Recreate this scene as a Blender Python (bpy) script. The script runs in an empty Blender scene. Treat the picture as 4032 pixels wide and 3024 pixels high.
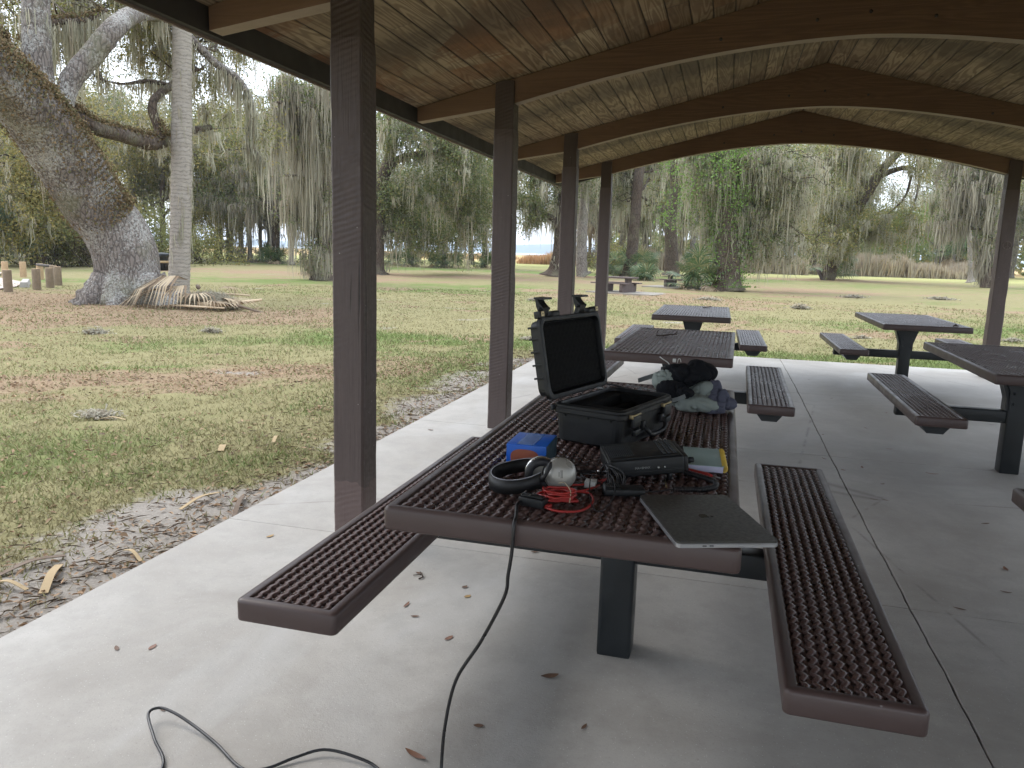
import bpy, bmesh, math, random
import numpy as np
from mathutils import Vector, Matrix
R=math.radians
SC=bpy.context.scene
COL=SC.collection
PI=math.pi
# ---------------- camera, sky, sun, exposure ----------------
cd=bpy.data.cameras.new('camera'); cam=bpy.data.objects.new('camera',cd); COL.objects.link(cam)
SC.camera=cam
cd.sensor_width=36; cd.lens=27.144; cd.clip_start=.02; cd.clip_end=9000
def set_cam():
    y,p,r=R(-15.1671),R(-9.6797),R(1.599)
    F=Vector((math.sin(y)*math.cos(p),math.cos(y)*math.cos(p),math.sin(p)))
    X=Vector((math.cos(y),-math.sin(y),0)); U=X.cross(F)
    X2=X*math.cos(r)+U*math.sin(r); U2=U*math.cos(r)-X*math.sin(r)
    m=Matrix((X2,U2,-F)).transposed().to_4x4(); m.translation=Vector((0,0,1.3587))
    cam.matrix_world=m
set_cam()
SUN_EL,SUN_AZ=R(48),R(-75)      # azimuth from +Y (the depth axis) towards +X
w=bpy.data.worlds.new('World'); SC.world=w; w.use_nodes=True
nt=w.node_tree; nt.nodes.clear()
def wn(t,**k):
    n=nt.nodes.new(t)
    for a,b in k.items(): setattr(n,a,b)
    return n
sky=wn('ShaderNodeTexSky',sky_type='NISHITA',sun_disc=False,sun_elevation=SUN_EL,sun_rotation=SUN_AZ,air_density=1.0,dust_density=2.5,ozone_density=1.0)
tc=wn('ShaderNodeTexCoord'); mp=wn('ShaderNodeMapping'); mp.inputs['Scale'].default_value=(1,1,2.6)
no=wn('ShaderNodeTexNoise'); no.inputs['Scale'].default_value=2.3; no.inputs['Detail'].default_value=7; no.inputs['Roughness'].default_value=.6
cr=wn('ShaderNodeValToRGB'); cr.color_ramp.elements[0].position=.3; cr.color_ramp.elements[1].position=.62
cr.color_ramp.elements[0].color=(.5,.5,.5,1); cr.color_ramp.elements[1].color=(.85,.85,.85,1)
mx=wn('ShaderNodeMix',data_type='RGBA'); mx.inputs['B'].default_value=(11.0,11.9,13.2,1)
sz=wn('ShaderNodeSeparateXYZ'); zr=wn('ShaderNodeMath',operation='MULTIPLY_ADD',use_clamp=True); zr.inputs[1].default_value=.50; zr.inputs[2].default_value=.50   # overcast skies are brighter overhead
ml=wn('ShaderNodeMix',data_type='RGBA',blend_type='MULTIPLY'); ml.inputs['Factor'].default_value=1
bg=wn('ShaderNodeBackground'); bg.inputs['Strength'].default_value=.10; out=wn('ShaderNodeOutputWorld')
L=nt.links.new
L(tc.outputs['Generated'],mp.inputs['Vector']); L(mp.outputs[0],no.inputs['Vector']); L(no.outputs['Fac'],cr.inputs['Fac'])
L(cr.outputs['Color'],mx.inputs['Factor']); L(sky.outputs[0],mx.inputs['A']); L(tc.outputs['Generated'],sz.inputs[0]); L(sz.outputs[2],zr.inputs[0]); L(mx.outputs['Result'],ml.inputs['A']); L(zr.outputs[0],ml.inputs['B']); L(ml.outputs['Result'],bg.inputs['Color']); L(bg.outputs[0],out.inputs['Surface'])
sl=bpy.data.lights.new('sun','SUN'); sl.energy=.5; sl.angle=R(28); sl.color=(1,.96,.9)
so=bpy.data.objects.new('sun',sl); COL.objects.link(so)
sd=Vector((math.sin(SUN_AZ)*math.cos(SUN_EL),math.cos(SUN_AZ)*math.cos(SUN_EL),math.sin(SUN_EL)))
so.rotation_euler=sd.to_track_quat('Z','Y').to_euler(); so.location=(0,0,30)
SC.view_settings.view_transform='Standard'; SC.view_settings.look='None'; SC.view_settings.gamma=1
SC.view_settings.exposure=1.74
SC.render.engine='CYCLES'
SC.cycles.use_denoising=True
SC.cycles.max_bounces=9; SC.cycles.diffuse_bounces=6; SC.cycles.sample_clamp_indirect=6

# ---------------- node helpers ----------------
class NB:
    def __init__(s,name):
        s.m=bpy.data.materials.new(name); s.m.use_nodes=True; s.t=s.m.node_tree; s.t.nodes.clear()
        s.o=s.n('ShaderNodeOutputMaterial'); s.b=s.n('ShaderNodeBsdfPrincipled'); s.l(s.b.outputs[0],s.o.inputs[0])
    def n(s,t,**k):
        n=s.t.nodes.new(t)
        for a,b in k.items(): setattr(n,a,b)
        return n
    def l(s,a,b): s.t.links.new(a,b)
    def val(s,sock,v):
        if isinstance(v,(int,float)): sock.default_value=v
        elif isinstance(v,(tuple,list)): sock.default_value=(*v,1) if (len(v)==3 and len(sock.default_value)==4) else v
        else: s.l(v,sock)
    def coord(s,kind='Object',scale=(1,1,1),rot=(0,0,0),loc=(0,0,0)):
        c=s.n('ShaderNodeTexCoord') if kind!='World' else None
        m=s.n('ShaderNodeMapping'); m.inputs['Scale'].default_value=scale; m.inputs['Rotation'].default_value=rot; m.inputs['Location'].default_value=loc
        s.l(s.n('ShaderNodeNewGeometry').outputs['Position'] if kind=='World' else c.outputs[kind],m.inputs[0]); return m.outputs[0]
    def noise(s,vec,scale=5,detail=4,rough=.55,dist=0,out='Fac'):
        n=s.n('ShaderNodeTexNoise'); s.l(vec,n.inputs['Vector']); n.inputs['Scale'].default_value=scale; n.inputs['Detail'].default_value=detail
        n.inputs['Roughness'].default_value=rough; n.inputs['Distortion'].default_value=dist; return n.outputs[out]
    def vor(s,vec,scale=5,feature='F1',out='Distance',rnd=1):
        n=s.n('ShaderNodeTexVoronoi',feature=feature); s.l(vec,n.inputs['Vector']); n.inputs['Scale'].default_value=scale; n.inputs['Randomness'].default_value=rnd; return n.outputs[out]
    def wave(s,vec,scale=5,dist=0,detail=2,dscale=1,direction='X'):
        n=s.n('ShaderNodeTexWave',bands_direction=direction); s.l(vec,n.inputs['Vector']); n.inputs['Scale'].default_value=scale; n.inputs['Distortion'].default_value=dist
        n.inputs['Detail'].default_value=detail; n.inputs['Detail Scale'].default_value=dscale; return n.outputs['Fac']
    def ramp(s,f,stops,interp='LINEAR'):
        n=s.n('ShaderNodeValToRGB'); n.color_ramp.interpolation=interp; e=n.color_ramp.elements
        while len(e)<len(stops): e.new(.5)
        for x,(p,c) in zip(e,stops): x.position=p; x.color=(c,c,c,1) if isinstance(c,(int,float)) else (*c,1)
        s.l(f,n.inputs[0]); return n.outputs[0]
    def mix(s,f,a,b,mode='MIX'):
        n=s.n('ShaderNodeMix',data_type='RGBA',blend_type=mode); s.val(n.inputs['Factor'],f); s.val(n.inputs['A'],a); s.val(n.inputs['B'],b); return n.outputs['Result']
    def math(s,op,a,b=0,c=0):
        n=s.n('ShaderNodeMath',operation=op); s.val(n.inputs[0],a); s.val(n.inputs[1],b); s.val(n.inputs[2],c); return n.outputs[0]
    def xyz(s,vec,i):
        n=s.n('ShaderNodeSeparateXYZ'); s.l(vec,n.inputs[0]); return n.outputs[i]
    def island(s): return s.n('ShaderNodeNewGeometry').outputs['Random Per Island']
    def bump(s,h,strength=.3,dist=.01,nrm=None):
        n=s.n('ShaderNodeBump'); n.inputs['Strength'].default_value=strength; n.inputs['Distance'].default_value=dist; s.l(h,n.inputs['Height'])
        if nrm: s.l(nrm,n.inputs['Normal'])
        s.l(n.outputs[0],s.b.inputs['Normal']); return n.outputs[0]
    def fin(s,col=None,rough=.6,metal=0,spec=None,coat=None):
        if col is not None: s.val(s.b.inputs['Base Color'],col)
        s.val(s.b.inputs['Roughness'],rough); s.val(s.b.inputs['Metallic'],metal)
        if spec is not None: s.b.inputs['Specular IOR Level'].default_value=spec
        if coat: s.b.inputs['Coat Weight'].default_value=coat
        return s.m
def plain(name,col,rough=.6,metal=0,var=.25,scale=30,bump=.15,bd=.002,spec=None):
    k=NB(name); v=k.coord(); f=k.noise(v,scale,4)
    c=k.mix(f,tuple(x*(1-var) for x in col),tuple(min(1,x*(1+var)) for x in col))
    if bump: k.bump(k.noise(v,scale*3,3),bump,bd)
    r=k.ramp(k.noise(v,scale*.6,3),[(.3,max(0,rough-.1)),(.7,min(1,rough+.12))])
    return k.fin(c,r,metal,spec)

# ---------------- mesh helpers ----------------
def link(o): COL.objects.link(o); return o
def mesh_np(name,V,F,nside=None,smooth=False):
    """V (n,3) array; F list of tuples, or an int array (m,k)"""
    me=bpy.data.meshes.new(name); V=np.asarray(V,dtype=np.float32)
    if isinstance(F,np.ndarray):
        m,k=F.shape
        me.vertices.add(len(V)); me.vertices.foreach_set('co',V.ravel())
        me.loops.add(m*k); me.loops.foreach_set('vertex_index',F.astype(np.int32).ravel())
        me.polygons.add(m); me.polygons.foreach_set('loop_start',np.arange(0,m*k,k,dtype=np.int32))
        me.update(calc_edges=True)
    else:
        me.from_pydata([tuple(map(float,v)) for v in V],[],[tuple(int(i) for i in f) for f in F]); me.update()
    if smooth: me.polygons.foreach_set('use_smooth',[True]*len(me.polygons))
    return me
class G:
    """collects shapes into one mesh"""
    def __init__(s): s.v=[];s.f=[];s.n=0;s.sm=[];s.mi=[];s.cm=0
    def add(s,V,F,smooth=False,mi=None):
        V=np.asarray(V,float); s.v.append(V)
        mi=s.cm if mi is None else mi
        for f in F: s.f.append(tuple(int(i)+s.n for i in f)); s.sm.append(smooth); s.mi.append(mi)
        s.n+=len(V); return s
    def box(s,x0,x1,y0,y1,z0,z1,bev=0,M=None,mi=None,seg=2,smooth=False):
        bm=bmesh.new(); bmesh.ops.create_cube(bm,size=1)
        for v in bm.verts: v.co=((x0+x1)/2+v.co.x*(x1-x0),(y0+y1)/2+v.co.y*(y1-y0),(z0+z1)/2+v.co.z*(z1-z0))
        if bev: bmesh.ops.bevel(bm,geom=bm.edges[:],offset=bev,segments=seg,affect='EDGES',profile=.6)
        s.bm(bm,M,smooth or bool(bev),mi); return s
    def bm(s,bm,M=None,smooth=False,mi=None):
        bm.verts.ensure_lookup_table()
        V=[(M@v.co if M else v.co)[:] for v in bm.verts]; idx={v:i for i,v in enumerate(bm.verts)}
        s.add(V,[[idx[v] for v in f.verts] for f in bm.faces],smooth,mi); bm.free(); return s
    def tube(s,P,Rr,sides=8,caps=True,smooth=True,mi=None,jit=0,rng=None,ring=None):
        V,F=tube_geo(P,Rr,sides,caps,jit,rng); return s.add(V,F,smooth,mi)
    def cyl(s,a,b,r,sides=16,r2=None,mi=None): return s.tube([a,b],[r,r if r2 is None else r2],sides,smooth=True,mi=mi)
    def lathe(s,prof,c=(0,0,0),sides=24,M=None,smooth=True,mi=None):
        V=[];F=[];n=len(prof)
        for i in range(sides):
            a=2*PI*i/sides
            for r,z in prof: V.append((c[0]+r*math.cos(a),c[1]+r*math.sin(a),c[2]+z))
        for i in range(sides):
            j=(i+1)%sides
            for k in range(n-1): F.append((i*n+k,j*n+k,j*n+k+1,i*n+k+1))
        if M: V=[(M@Vector(v))[:] for v in V]
        return s.add(V,F,smooth,mi)
    def prism(s,poly,y0,y1,plane='xz',mi=None,smooth=False,M=None):
        n=len(poly); m={'xz':lambda a,b,t:(a,t,b),'xy':lambda a,b,t:(a,b,t),'yz':lambda a,b,t:(t,a,b)}[plane]
        V=[m(a,b,y0) for a,b in poly]+[m(a,b,y1) for a,b in poly]
        if M: V=[(M@Vector(v))[:] for v in V]
        F=[tuple(range(n)),tuple(range(2*n-1,n-1,-1))]+[(i,i+n,(i+1)%n+n,(i+1)%n) for i in range(n)]
        return s.add(V,F,smooth,mi)
    def mesh(s,name):
        V=np.concatenate(s.v) if s.v else np.zeros((0,3))
        me=bpy.data.meshes.new(name); me.from_pydata([tuple(v) for v in V.tolist()],[],s.f); me.update()
        bm=bmesh.new(); bm.from_mesh(me); bmesh.ops.recalc_face_normals(bm,faces=bm.faces); bm.to_mesh(me); bm.free()
        me.polygons.foreach_set('use_smooth',s.sm); me.polygons.foreach_set('material_index',s.mi); me.update(); return me
def frames(P):
    P=np.asarray(P,float); T=np.gradient(P,axis=0); T/=np.maximum(np.linalg.norm(T,axis=1,keepdims=True),1e-9)
    up=np.array([0,0,1.]) if abs(T[0][2])<.9 else np.array([1.,0,0])
    N=np.zeros_like(P); n=np.cross(T[0],up); n/=np.linalg.norm(n)
    for i in range(len(P)):
        n=n-T[i]*(n@T[i]); n/=max(np.linalg.norm(n),1e-9); N[i]=n
    return P,T,N,np.cross(T,N)
def tube_geo(P,Rr,sides=8,caps=True,jit=0,rng=None):
    P,T,N,B=frames(P); n=len(P); Rr=np.broadcast_to(np.asarray(Rr,float),(n,))
    a=np.arange(sides)*2*PI/sides; c,sn=np.cos(a),np.sin(a)
    rr=Rr[:,None]*(1+ (jit*rng.standard_normal((n,sides)) if jit else 0))
    V=P[:,None,:]+rr[...,None]*(N[:,None,:]*c[None,:,None]+B[:,None,:]*sn[None,:,None])
    V=V.reshape(-1,3); F=[]
    for i in range(n-1):
        for j in range(sides):
            k=(j+1)%sides; F.append((i*sides+j,i*sides+k,(i+1)*sides+k,(i+1)*sides+j))
    if caps: F.append(tuple(range(sides-1,-1,-1))); F.append(tuple((n-1)*sides+j for j in range(sides)))
    return V,F
def smooth_path(P,sub=4,extra=None):
    """Catmull-Rom through rows of P"""
    P=np.asarray(P,float); Q=np.vstack([2*P[0]-P[1],P,2*P[-1]-P[-2]]); out=[]
    for i in range(1,len(Q)-2):
        for t in np.linspace(0,1,sub,endpoint=False):
            a,b,c,d=Q[i-1],Q[i],Q[i+1],Q[i+2]
            out.append(.5*((2*b)+(-a+c)*t+(2*a-5*b+4*c-d)*t*t+(-a+3*b-3*c+d)*t**3))
    out.append(P[-1]); return np.array(out)
def obj(name,g,mats,parent=None,loc=None,rot=None,label=None):
    me=g if isinstance(g,bpy.types.Mesh) else g.mesh(name)
    o=bpy.data.objects.new(name,me); link(o)
    for m in (mats if isinstance(mats,(list,tuple)) else [mats]):
        if m and not len(me.materials)>=(len(mats) if isinstance(mats,(list,tuple)) else 1): me.materials.append(m)
    if parent: o.parent=parent
    if loc: o.location=loc
    if rot: o.rotation_euler=rot
    if label: o['label']=label
    return o
def tag(o,label=None,cat=None,group=None,kind=None):
    if label: o['label']=label
    if cat: o['category']=cat
    if group: o['group']=group
    if kind: o['kind']=kind
    return o
def thing(name,label,cat,loc=(0,0,0),rz=0,group=None):
    o=bpy.data.objects.new(name,None); o.empty_display_size=.1; link(o); o.location=loc; o.rotation_euler=(0,0,rz); return tag(o,label,cat,group)
def wpart(name,g,mats,root):
    """geometry given in world coordinates, parented to an unrotated root"""
    o=obj(name,g,mats,root); off=Vector(root.location)
    if root.parent: off+=Vector(root.parent.location)
    o.data.transform(Matrix.Translation(-off)); return o
def dup(root,loc,rz=0,label=None,group=None,scale=None):
    r=root.copy(); link(r); r.location=loc; r.rotation_euler=(0,0,rz)
    if scale: r.scale=(scale,)*3 if isinstance(scale,(int,float)) else scale
    if label: r['label']=label
    if group: r['group']=group
    for ch in list(root.children):
        c=ch.copy(); link(c); c.parent=r
        for g in list(ch.children):
            q=g.copy(); link(q); q.parent=c
    return r
# ---------------- materials of the setting ----------------
def vnoise(x,y,seed=0,octs=4,gain=.55):
    """value noise in 0..1 on numpy arrays"""
    x=np.asarray(x,float); y=np.asarray(y,float); out=np.zeros_like(x); amp=1; tot=0; f=1.
    for o in range(octs):
        xi=np.floor(x*f); yi=np.floor(y*f); u=x*f-xi; v=y*f-yi; u=u*u*(3-2*u); v=v*v*(3-2*v)
        h=lambda a,b: np.modf(np.abs(np.sin(a*127.1+b*311.7+(seed+o)*74.7)*43758.5453))[0]
        out+=amp*((h(xi,yi)*(1-u)+h(xi+1,yi)*u)*(1-v)+(h(xi,yi+1)*(1-u)+h(xi+1,yi+1)*u)*v); tot+=amp; amp*=gain; f*=2.03
    return out/tot
def gauss(x,y,cx,cy,rx,ry,deg):
    c,s_=math.cos(R(deg)),math.sin(R(deg)); dx,dy=x-cx,y-cy; a=(dx*c+dy*s_)/rx; b=(-dx*s_+dy*c)/ry; return np.exp(-(a*a+b*b))
def cover(x,y):
    """what lies on the lawn at a point: shares of leaf litter, fresh grass and bare sand"""
    x=np.asarray(x,float); y=np.asarray(y,float); n=vnoise(x*.55,y*.55,1,5,.6); n2=vnoise(x*.22+9,y*.22,5,4,.55); n3=vnoise(x*2.3,y*2.3,9,3,.6)
    L_=0
    for cx,cy,rx,ry,d,w_ in ((-5.9,7.0,2.9,1.1,47,1.1),(-10,13,3.4,1.3,32,1.0),(-13.2,14.2,3.6,3.2,0,1.0),(-17.5,15.5,4.5,3.2,25,.95),(-14,42,9,3.5,10,.9),(-26,38,7,5,0,.6),(1.6,17,6,.9,10,.75),(2,40,8,4.5,0,.85),(-2.6,29,6,3.5,0,.75),(8,66,7,4,0,.9),(-9,52,6,3,0,.8),(-6,21,5,1.5,20,.35),(6,27,8,2,5,.3),(-17,33,4,3,0,.8)): L_=L_+w_*gauss(x,y,cx,cy,rx,ry,d)
    litter=np.clip((L_+(n-.5)*2.0+(n3-.5)*1.1-.06)*1.5,0,1)
    g=0
    for cx,cy,rx,ry,d,w_ in ((-7,10.3,2.4,.8,42,.65),(-6.5,7.6,.9,.25,40,.8),(-3.7,3.9,1.1,.45,40,.25),(1,12.4,7,.9,4,1.0),(-12,30,12,5,10,.5),(-22,57,18,4,0,.9),(-20,27,9,2.5,30,.6),(7,20,7,5,0,.45),(6,55,16,4,0,.6)): g=g+w_*gauss(x,y,cx,cy,rx,ry,d)
    green=np.clip((g+(n2-.5)*1.5+(n-.5)*1.6+(n3-.5)*.8+.12)*1.0,0,1)
    dl=-2.33-x; sand=np.clip((.84-dl*np.where(y<4,.85,1.25)+(vnoise(x*1.7,y*1.7,15,4,.6)-.5)*1.9)*1.6,0,1)*(x<-2)*(y<12.5)*np.clip((12.5-y)*.7,0,1)
    sand=np.maximum(sand,np.clip((vnoise(x*.9+4,y*.9,22,4,.6)-.70)*6,0,.7)*(x<0))
    return litter,green,sand
def m_ground():
    k=NB('lawn and litter'); v=k.coord('World'); x=k.xyz(v,0); y=k.xyz(v,1)
    mid=k.noise(v,2.6,6,.7); fine=k.noise(v,17,6,.8); vf=k.noise(v,70,4,.85)
    at=k.n('ShaderNodeAttribute',attribute_name='cover'); sp=k.n('ShaderNodeSeparateColor'); k.l(at.outputs['Color'],sp.inputs[0])
    lm=k.noise(v,3.4,4,.7); green=k.mix(k.mix(.5,fine,lm),(.095,.13,.036),(.195,.24,.085)); olive=k.mix(k.mix(.5,fine,lm),(.135,.12,.055),(.33,.295,.155))
    g=k.mix(k.ramp(k.math('MULTIPLY_ADD',k.math('SUBTRACT',fine,.5),1.1,sp.outputs[1]),[(.25,0),(.85,1)]),olive,green)
    brown=k.mix(vf,(.145,.098,.062),(.36,.255,.165)); brown=k.mix(k.ramp(fine,[(.45,0),(.6,.5)]),brown,(.30,.25,.15))
    g=k.mix(k.ramp(k.math('MULTIPLY_ADD',k.math('SUBTRACT',k.mix(.5,fine,vf),.5),2.2,sp.outputs[0]),[(.35,0),(.75,1)]),g,brown)
    gray=k.mix(k.noise(v,40,5,.85),(.16,.135,.11),(.47,.43,.38))
    g=k.mix(k.ramp(k.math('MULTIPLY_ADD',k.math('SUBTRACT',fine,.5),1.6,sp.outputs[2]),[(.3,0),(.7,1)]),g,gray)
    ny=k.math('MULTIPLY',y,.001)
    far=k.ramp(ny,[(.066,0),(.082,1)]); g=k.mix(far,g,k.mix(k.noise(k.coord('World',(.06,.25,1)),1,4),(.24,.27,.09),(.46,.42,.20)))
    mar=k.ramp(ny,[(.105,0),(.135,1)]); g=k.mix(mar,g,k.mix(k.noise(k.coord('World',(.01,.05,1)),1,4),(.42,.27,.13),(.52,.40,.20)))
    k.bump(k.mix(.5,fine,vf),.6,.04); return k.fin(g,.95,spec=.1)
M_GROUND=m_ground()
def m_conc(name='concrete',dark=1,sc=1):
    k=NB(name); v=k.coord('World'); a=k.noise(v,1.1,6,.62,.5); b=k.noise(v,7,6,.7); c=k.noise(v,90,4,.85)
    col=k.mix(k.ramp(a,[(.36,0),(.62,1)]),(.335*dark,.312*dark,.280*dark),(.43*dark,.41*dark,.378*dark))
    col=k.mix(k.math('MULTIPLY',k.ramp(b,[(.35,1),(.55,0)]),.35),col,(.24*dark,.225*dark,.20*dark))
    col=k.mix(k.math('MULTIPLY',k.ramp(c,[(.32,1),(.43,0)]),.75),col,(.26,.25,.235))
    pale=k.ramp(k.noise(k.coord('World',(1.6,.7,1),(0,0,R(25))),.9,5,.55,.8),[(.56,0),(.68,1)])
    col=k.mix(k.math('MULTIPLY',pale,.35),col,(.50,.50,.49))
    sp=k.ramp(k.vor(v,70),[(.06,1),(.12,0)]); col=k.mix(k.math('MULTIPLY',sp,.55),col,(.72,.71,.68))
    ck=k.ramp(k.vor(k.coord('World',(1,1,1),(0,0,.4)),.33,'DISTANCE_TO_EDGE'),[(.0008,1),(.0022,0)])
    w2=k.noise(v,3,5,.7)
    col=k.mix(k.math('MULTIPLY',ck,k.ramp(w2,[(.45,0),(.55,.55)])),col,(.16,.145,.13))
    k.bump(k.mix(.6,b,c),.35,.006); return k.fin(col,k.ramp(b,[(.3,.55),(.7,.8)]),spec=.35)
M_CONC=m_conc(); M_JOINT=plain('joint filler',(.06,.052,.045),.9)
M_WATER=plain('lake water',(.55,.62,.66),.12,bump=0,var=.03)
def m_hill():
    k=NB('wooded far shore'); v=k.coord('World',(.01,.01,.06)); c=k.mix(k.noise(v,2,5),(.035,.055,.05),(.07,.095,.075)); return k.fin(c,.95)
M_HILL=m_hill()
# ---------------- setting ----------------
def ground():
    xs=np.concatenate([-np.geomspace(4500,45,26),np.linspace(-43,-20.5,46),np.linspace(-20,6,105),np.linspace(6.5,43,74),np.geomspace(45,4500,26)])
    ys=np.concatenate([-np.geomspace(600,12,10),np.linspace(-10,-2,9),np.linspace(-1.6,26,116),np.linspace(26.5,74,96),np.geomspace(77,6000,30)])
    X,Y=np.meshgrid(xs,ys); rng=np.random.default_rng(3)
    Z=-.115+.03*np.sin(X*.31+1)*np.cos(Y*.23)+.02*np.sin(X*1.1+Y*.7)+.012*rng.standard_normal(X.shape)
    inside=(X>-3.3)&(X<5)&(Y<12.3); Z=np.where(inside,np.minimum(Z,-.1)*0-.115,Z)
    d=np.abs(-2.33-X); near=(X<-2.3)&(d<1.6)&(Y<12); Z=np.where(near,-.075+.01*np.sin(Y*3),Z)
    Z=np.where((np.abs(X)>60)|(Y>80),-.12,Z); Z=np.where(Y>300,-.6,Z)
    n,m=X.shape; V=np.stack([X,Y,Z],-1).reshape(-1,3)
    I=np.arange(n*m).reshape(n,m); F=np.stack([I[:-1,:-1],I[:-1,1:],I[1:,1:],I[1:,:-1]],-1).reshape(-1,4)
    me=mesh_np('ground',V,F,smooth=True); l_,g_,s_=cover(V[:,0],V[:,1]); ca=me.color_attributes.new('cover','FLOAT_COLOR','POINT'); ca.data.foreach_set('color',np.stack([l_,g_,s_,np.ones_like(l_)],1).astype(np.float32).ravel())
    o=obj('ground',me,M_GROUND); tag(o,kind='structure')
ground()
g=G(); g.add([(-4000,560,-.35),(3000,560,-.35),(3000,2500,-.35),(-4000,2500,-.35)],[(0,1,2,3)])
tag(obj('lake_water',g,M_WATER),kind='structure')
def hills():
    rng=np.random.default_rng(5); xs=np.linspace(-4500,3500,260); h=14+6*np.sin(xs*.0021+2)+4*np.sin(xs*.0063)+2.2*np.sin(xs*.021+1)+rng.random(260)*1.6
    V=[];F=[]
    prof=[(0,0),(.55,30),(.9,90),(1,260),(.8,520)]
    for x,hh in zip(xs,h):
        for a,b in prof: V.append((x,2500+b,-1+hh*1.55*a))
    n=len(prof)
    for i in range(len(xs)-1):
        for j in range(n-1): F.append((i*n+j,(i+1)*n+j,(i+1)*n+j+1,i*n+j+1))
    g=G(); g.add(V,F,True); tag(obj('far_hills',g,M_HILL),kind='structure')
hills()
SX0,SX1,SY0,SY1=-2.328,3.87,-4.2,11.268
def slab():
    rng=random.Random(4); g=G(); ys=[SY0,-1.6,.74,3.215,5.71,8.42,SY1]
    def crack(y): return .80+.006*math.sin(y*.9)+.0015*math.sin(y*7.1+1)+.001*math.sin(y*19)
    hw=.0028
    for side in (0,1):
        for j in range(len(ys)-1):
            y0=ys[j]+hw*.6; y1=ys[j+1]-hw*.6 if j<len(ys)-2 else ys[j+1]
            n=70; yy=[y0+(y1-y0)*i/n for i in range(n+1)]
            if side==0: poly=[(SX0,y0)]+[(crack(y)-hw+rng.uniform(-.0015,.0015),y) for y in yy]+[(SX0,y1)]
            else: poly=[(SX1,y1)]+[(crack(y)+hw+rng.uniform(-.0015,.0015),y) for y in yy[::-1]]+[(SX1,y0)]
            bm=bmesh.new(); vs=[bm.verts.new((a,b,0)) for a,b in poly]; f=bm.faces.new(vs)
            r=bmesh.ops.extrude_face_region(bm,geom=[f]); 
            for v in [e for e in r['geom'] if isinstance(e,bmesh.types.BMVert)]: v.co.z=-.14
            bmesh.ops.recalc_face_normals(bm,faces=bm.faces)
            top=[e for e in bm.edges if abs(e.verts[0].co.z)<1e-6 and abs(e.verts[1].co.z)<1e-6]
            bmesh.ops.bevel(bm,geom=top,offset=.0035,segments=1,affect='EDGES')
            g.bm(bm)
    o=obj('pavilion_floor',g,M_CONC); tag(o,kind='structure')
    g=G(); g.box(SX0+.02,SX1-.02,SY0+.02,SY1-.02,-.15,-.012); tag(obj('floor_joints',g,M_JOINT),kind='structure')
slab()
# ---------------- pavilion ----------------
def m_post():
    k=NB('brown painted timber'); v=k.coord('World'); z=k.xyz(v,2)
    n=k.noise(k.coord('World',(9,9,1.2)),3,5,.65); f=k.noise(v,30,5,.7)
    col=k.mix(n,(.066,.048,.044),(.105,.078,.071))
    t=k.ramp(k.math('ADD',z,k.math('MULTIPLY',k.math('SUBTRACT',k.noise(k.coord('World',(7,7,2)),1,2),.5),.06)),[(0,0),(1,1)])
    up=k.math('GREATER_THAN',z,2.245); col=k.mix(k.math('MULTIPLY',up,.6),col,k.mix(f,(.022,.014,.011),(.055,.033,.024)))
    fad=k.math('MULTIPLY',k.math('LESS_THAN',k.xyz(v,1),3.6),k.math('LESS_THAN',k.math('ADD',z,k.math('MULTIPLY',k.math('SUBTRACT',k.noise(v,7,2),.5),.25)),.26))
    col=k.mix(k.math('MULTIPLY',fad,.45),col,(.17,.115,.105))
    spk=k.ramp(k.vor(v,16),[(.035,1),(.05,0)]); col=k.mix(k.math('MULTIPLY',spk,.7),col,(.4,.38,.36))
    gr=k.noise(k.coord('World',(26,26,.8)),3,4,.6,1.0); saw=k.wave(k.coord('World',(1,1,2.4),(.5,.6,0)),7,2.2,3,1.2,'Z')
    h=k.mix(k.math('MULTIPLY',k.ramp(k.noise(v,1.7,2),[(.4,0),(.6,.35)]),1),gr,saw); ck=k.ramp(k.noise(k.coord('World',(30,30,.9),(0,0,.3),(3,1,0)),1.4,2,.5,.4),[(.26,0),(.31,1)])
    h=k.mix(1,h,ck,'MULTIPLY'); col=k.mix(ck,(.02,.014,.012),col)
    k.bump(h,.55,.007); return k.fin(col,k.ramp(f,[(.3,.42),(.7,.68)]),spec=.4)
M_POST=m_post()
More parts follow.
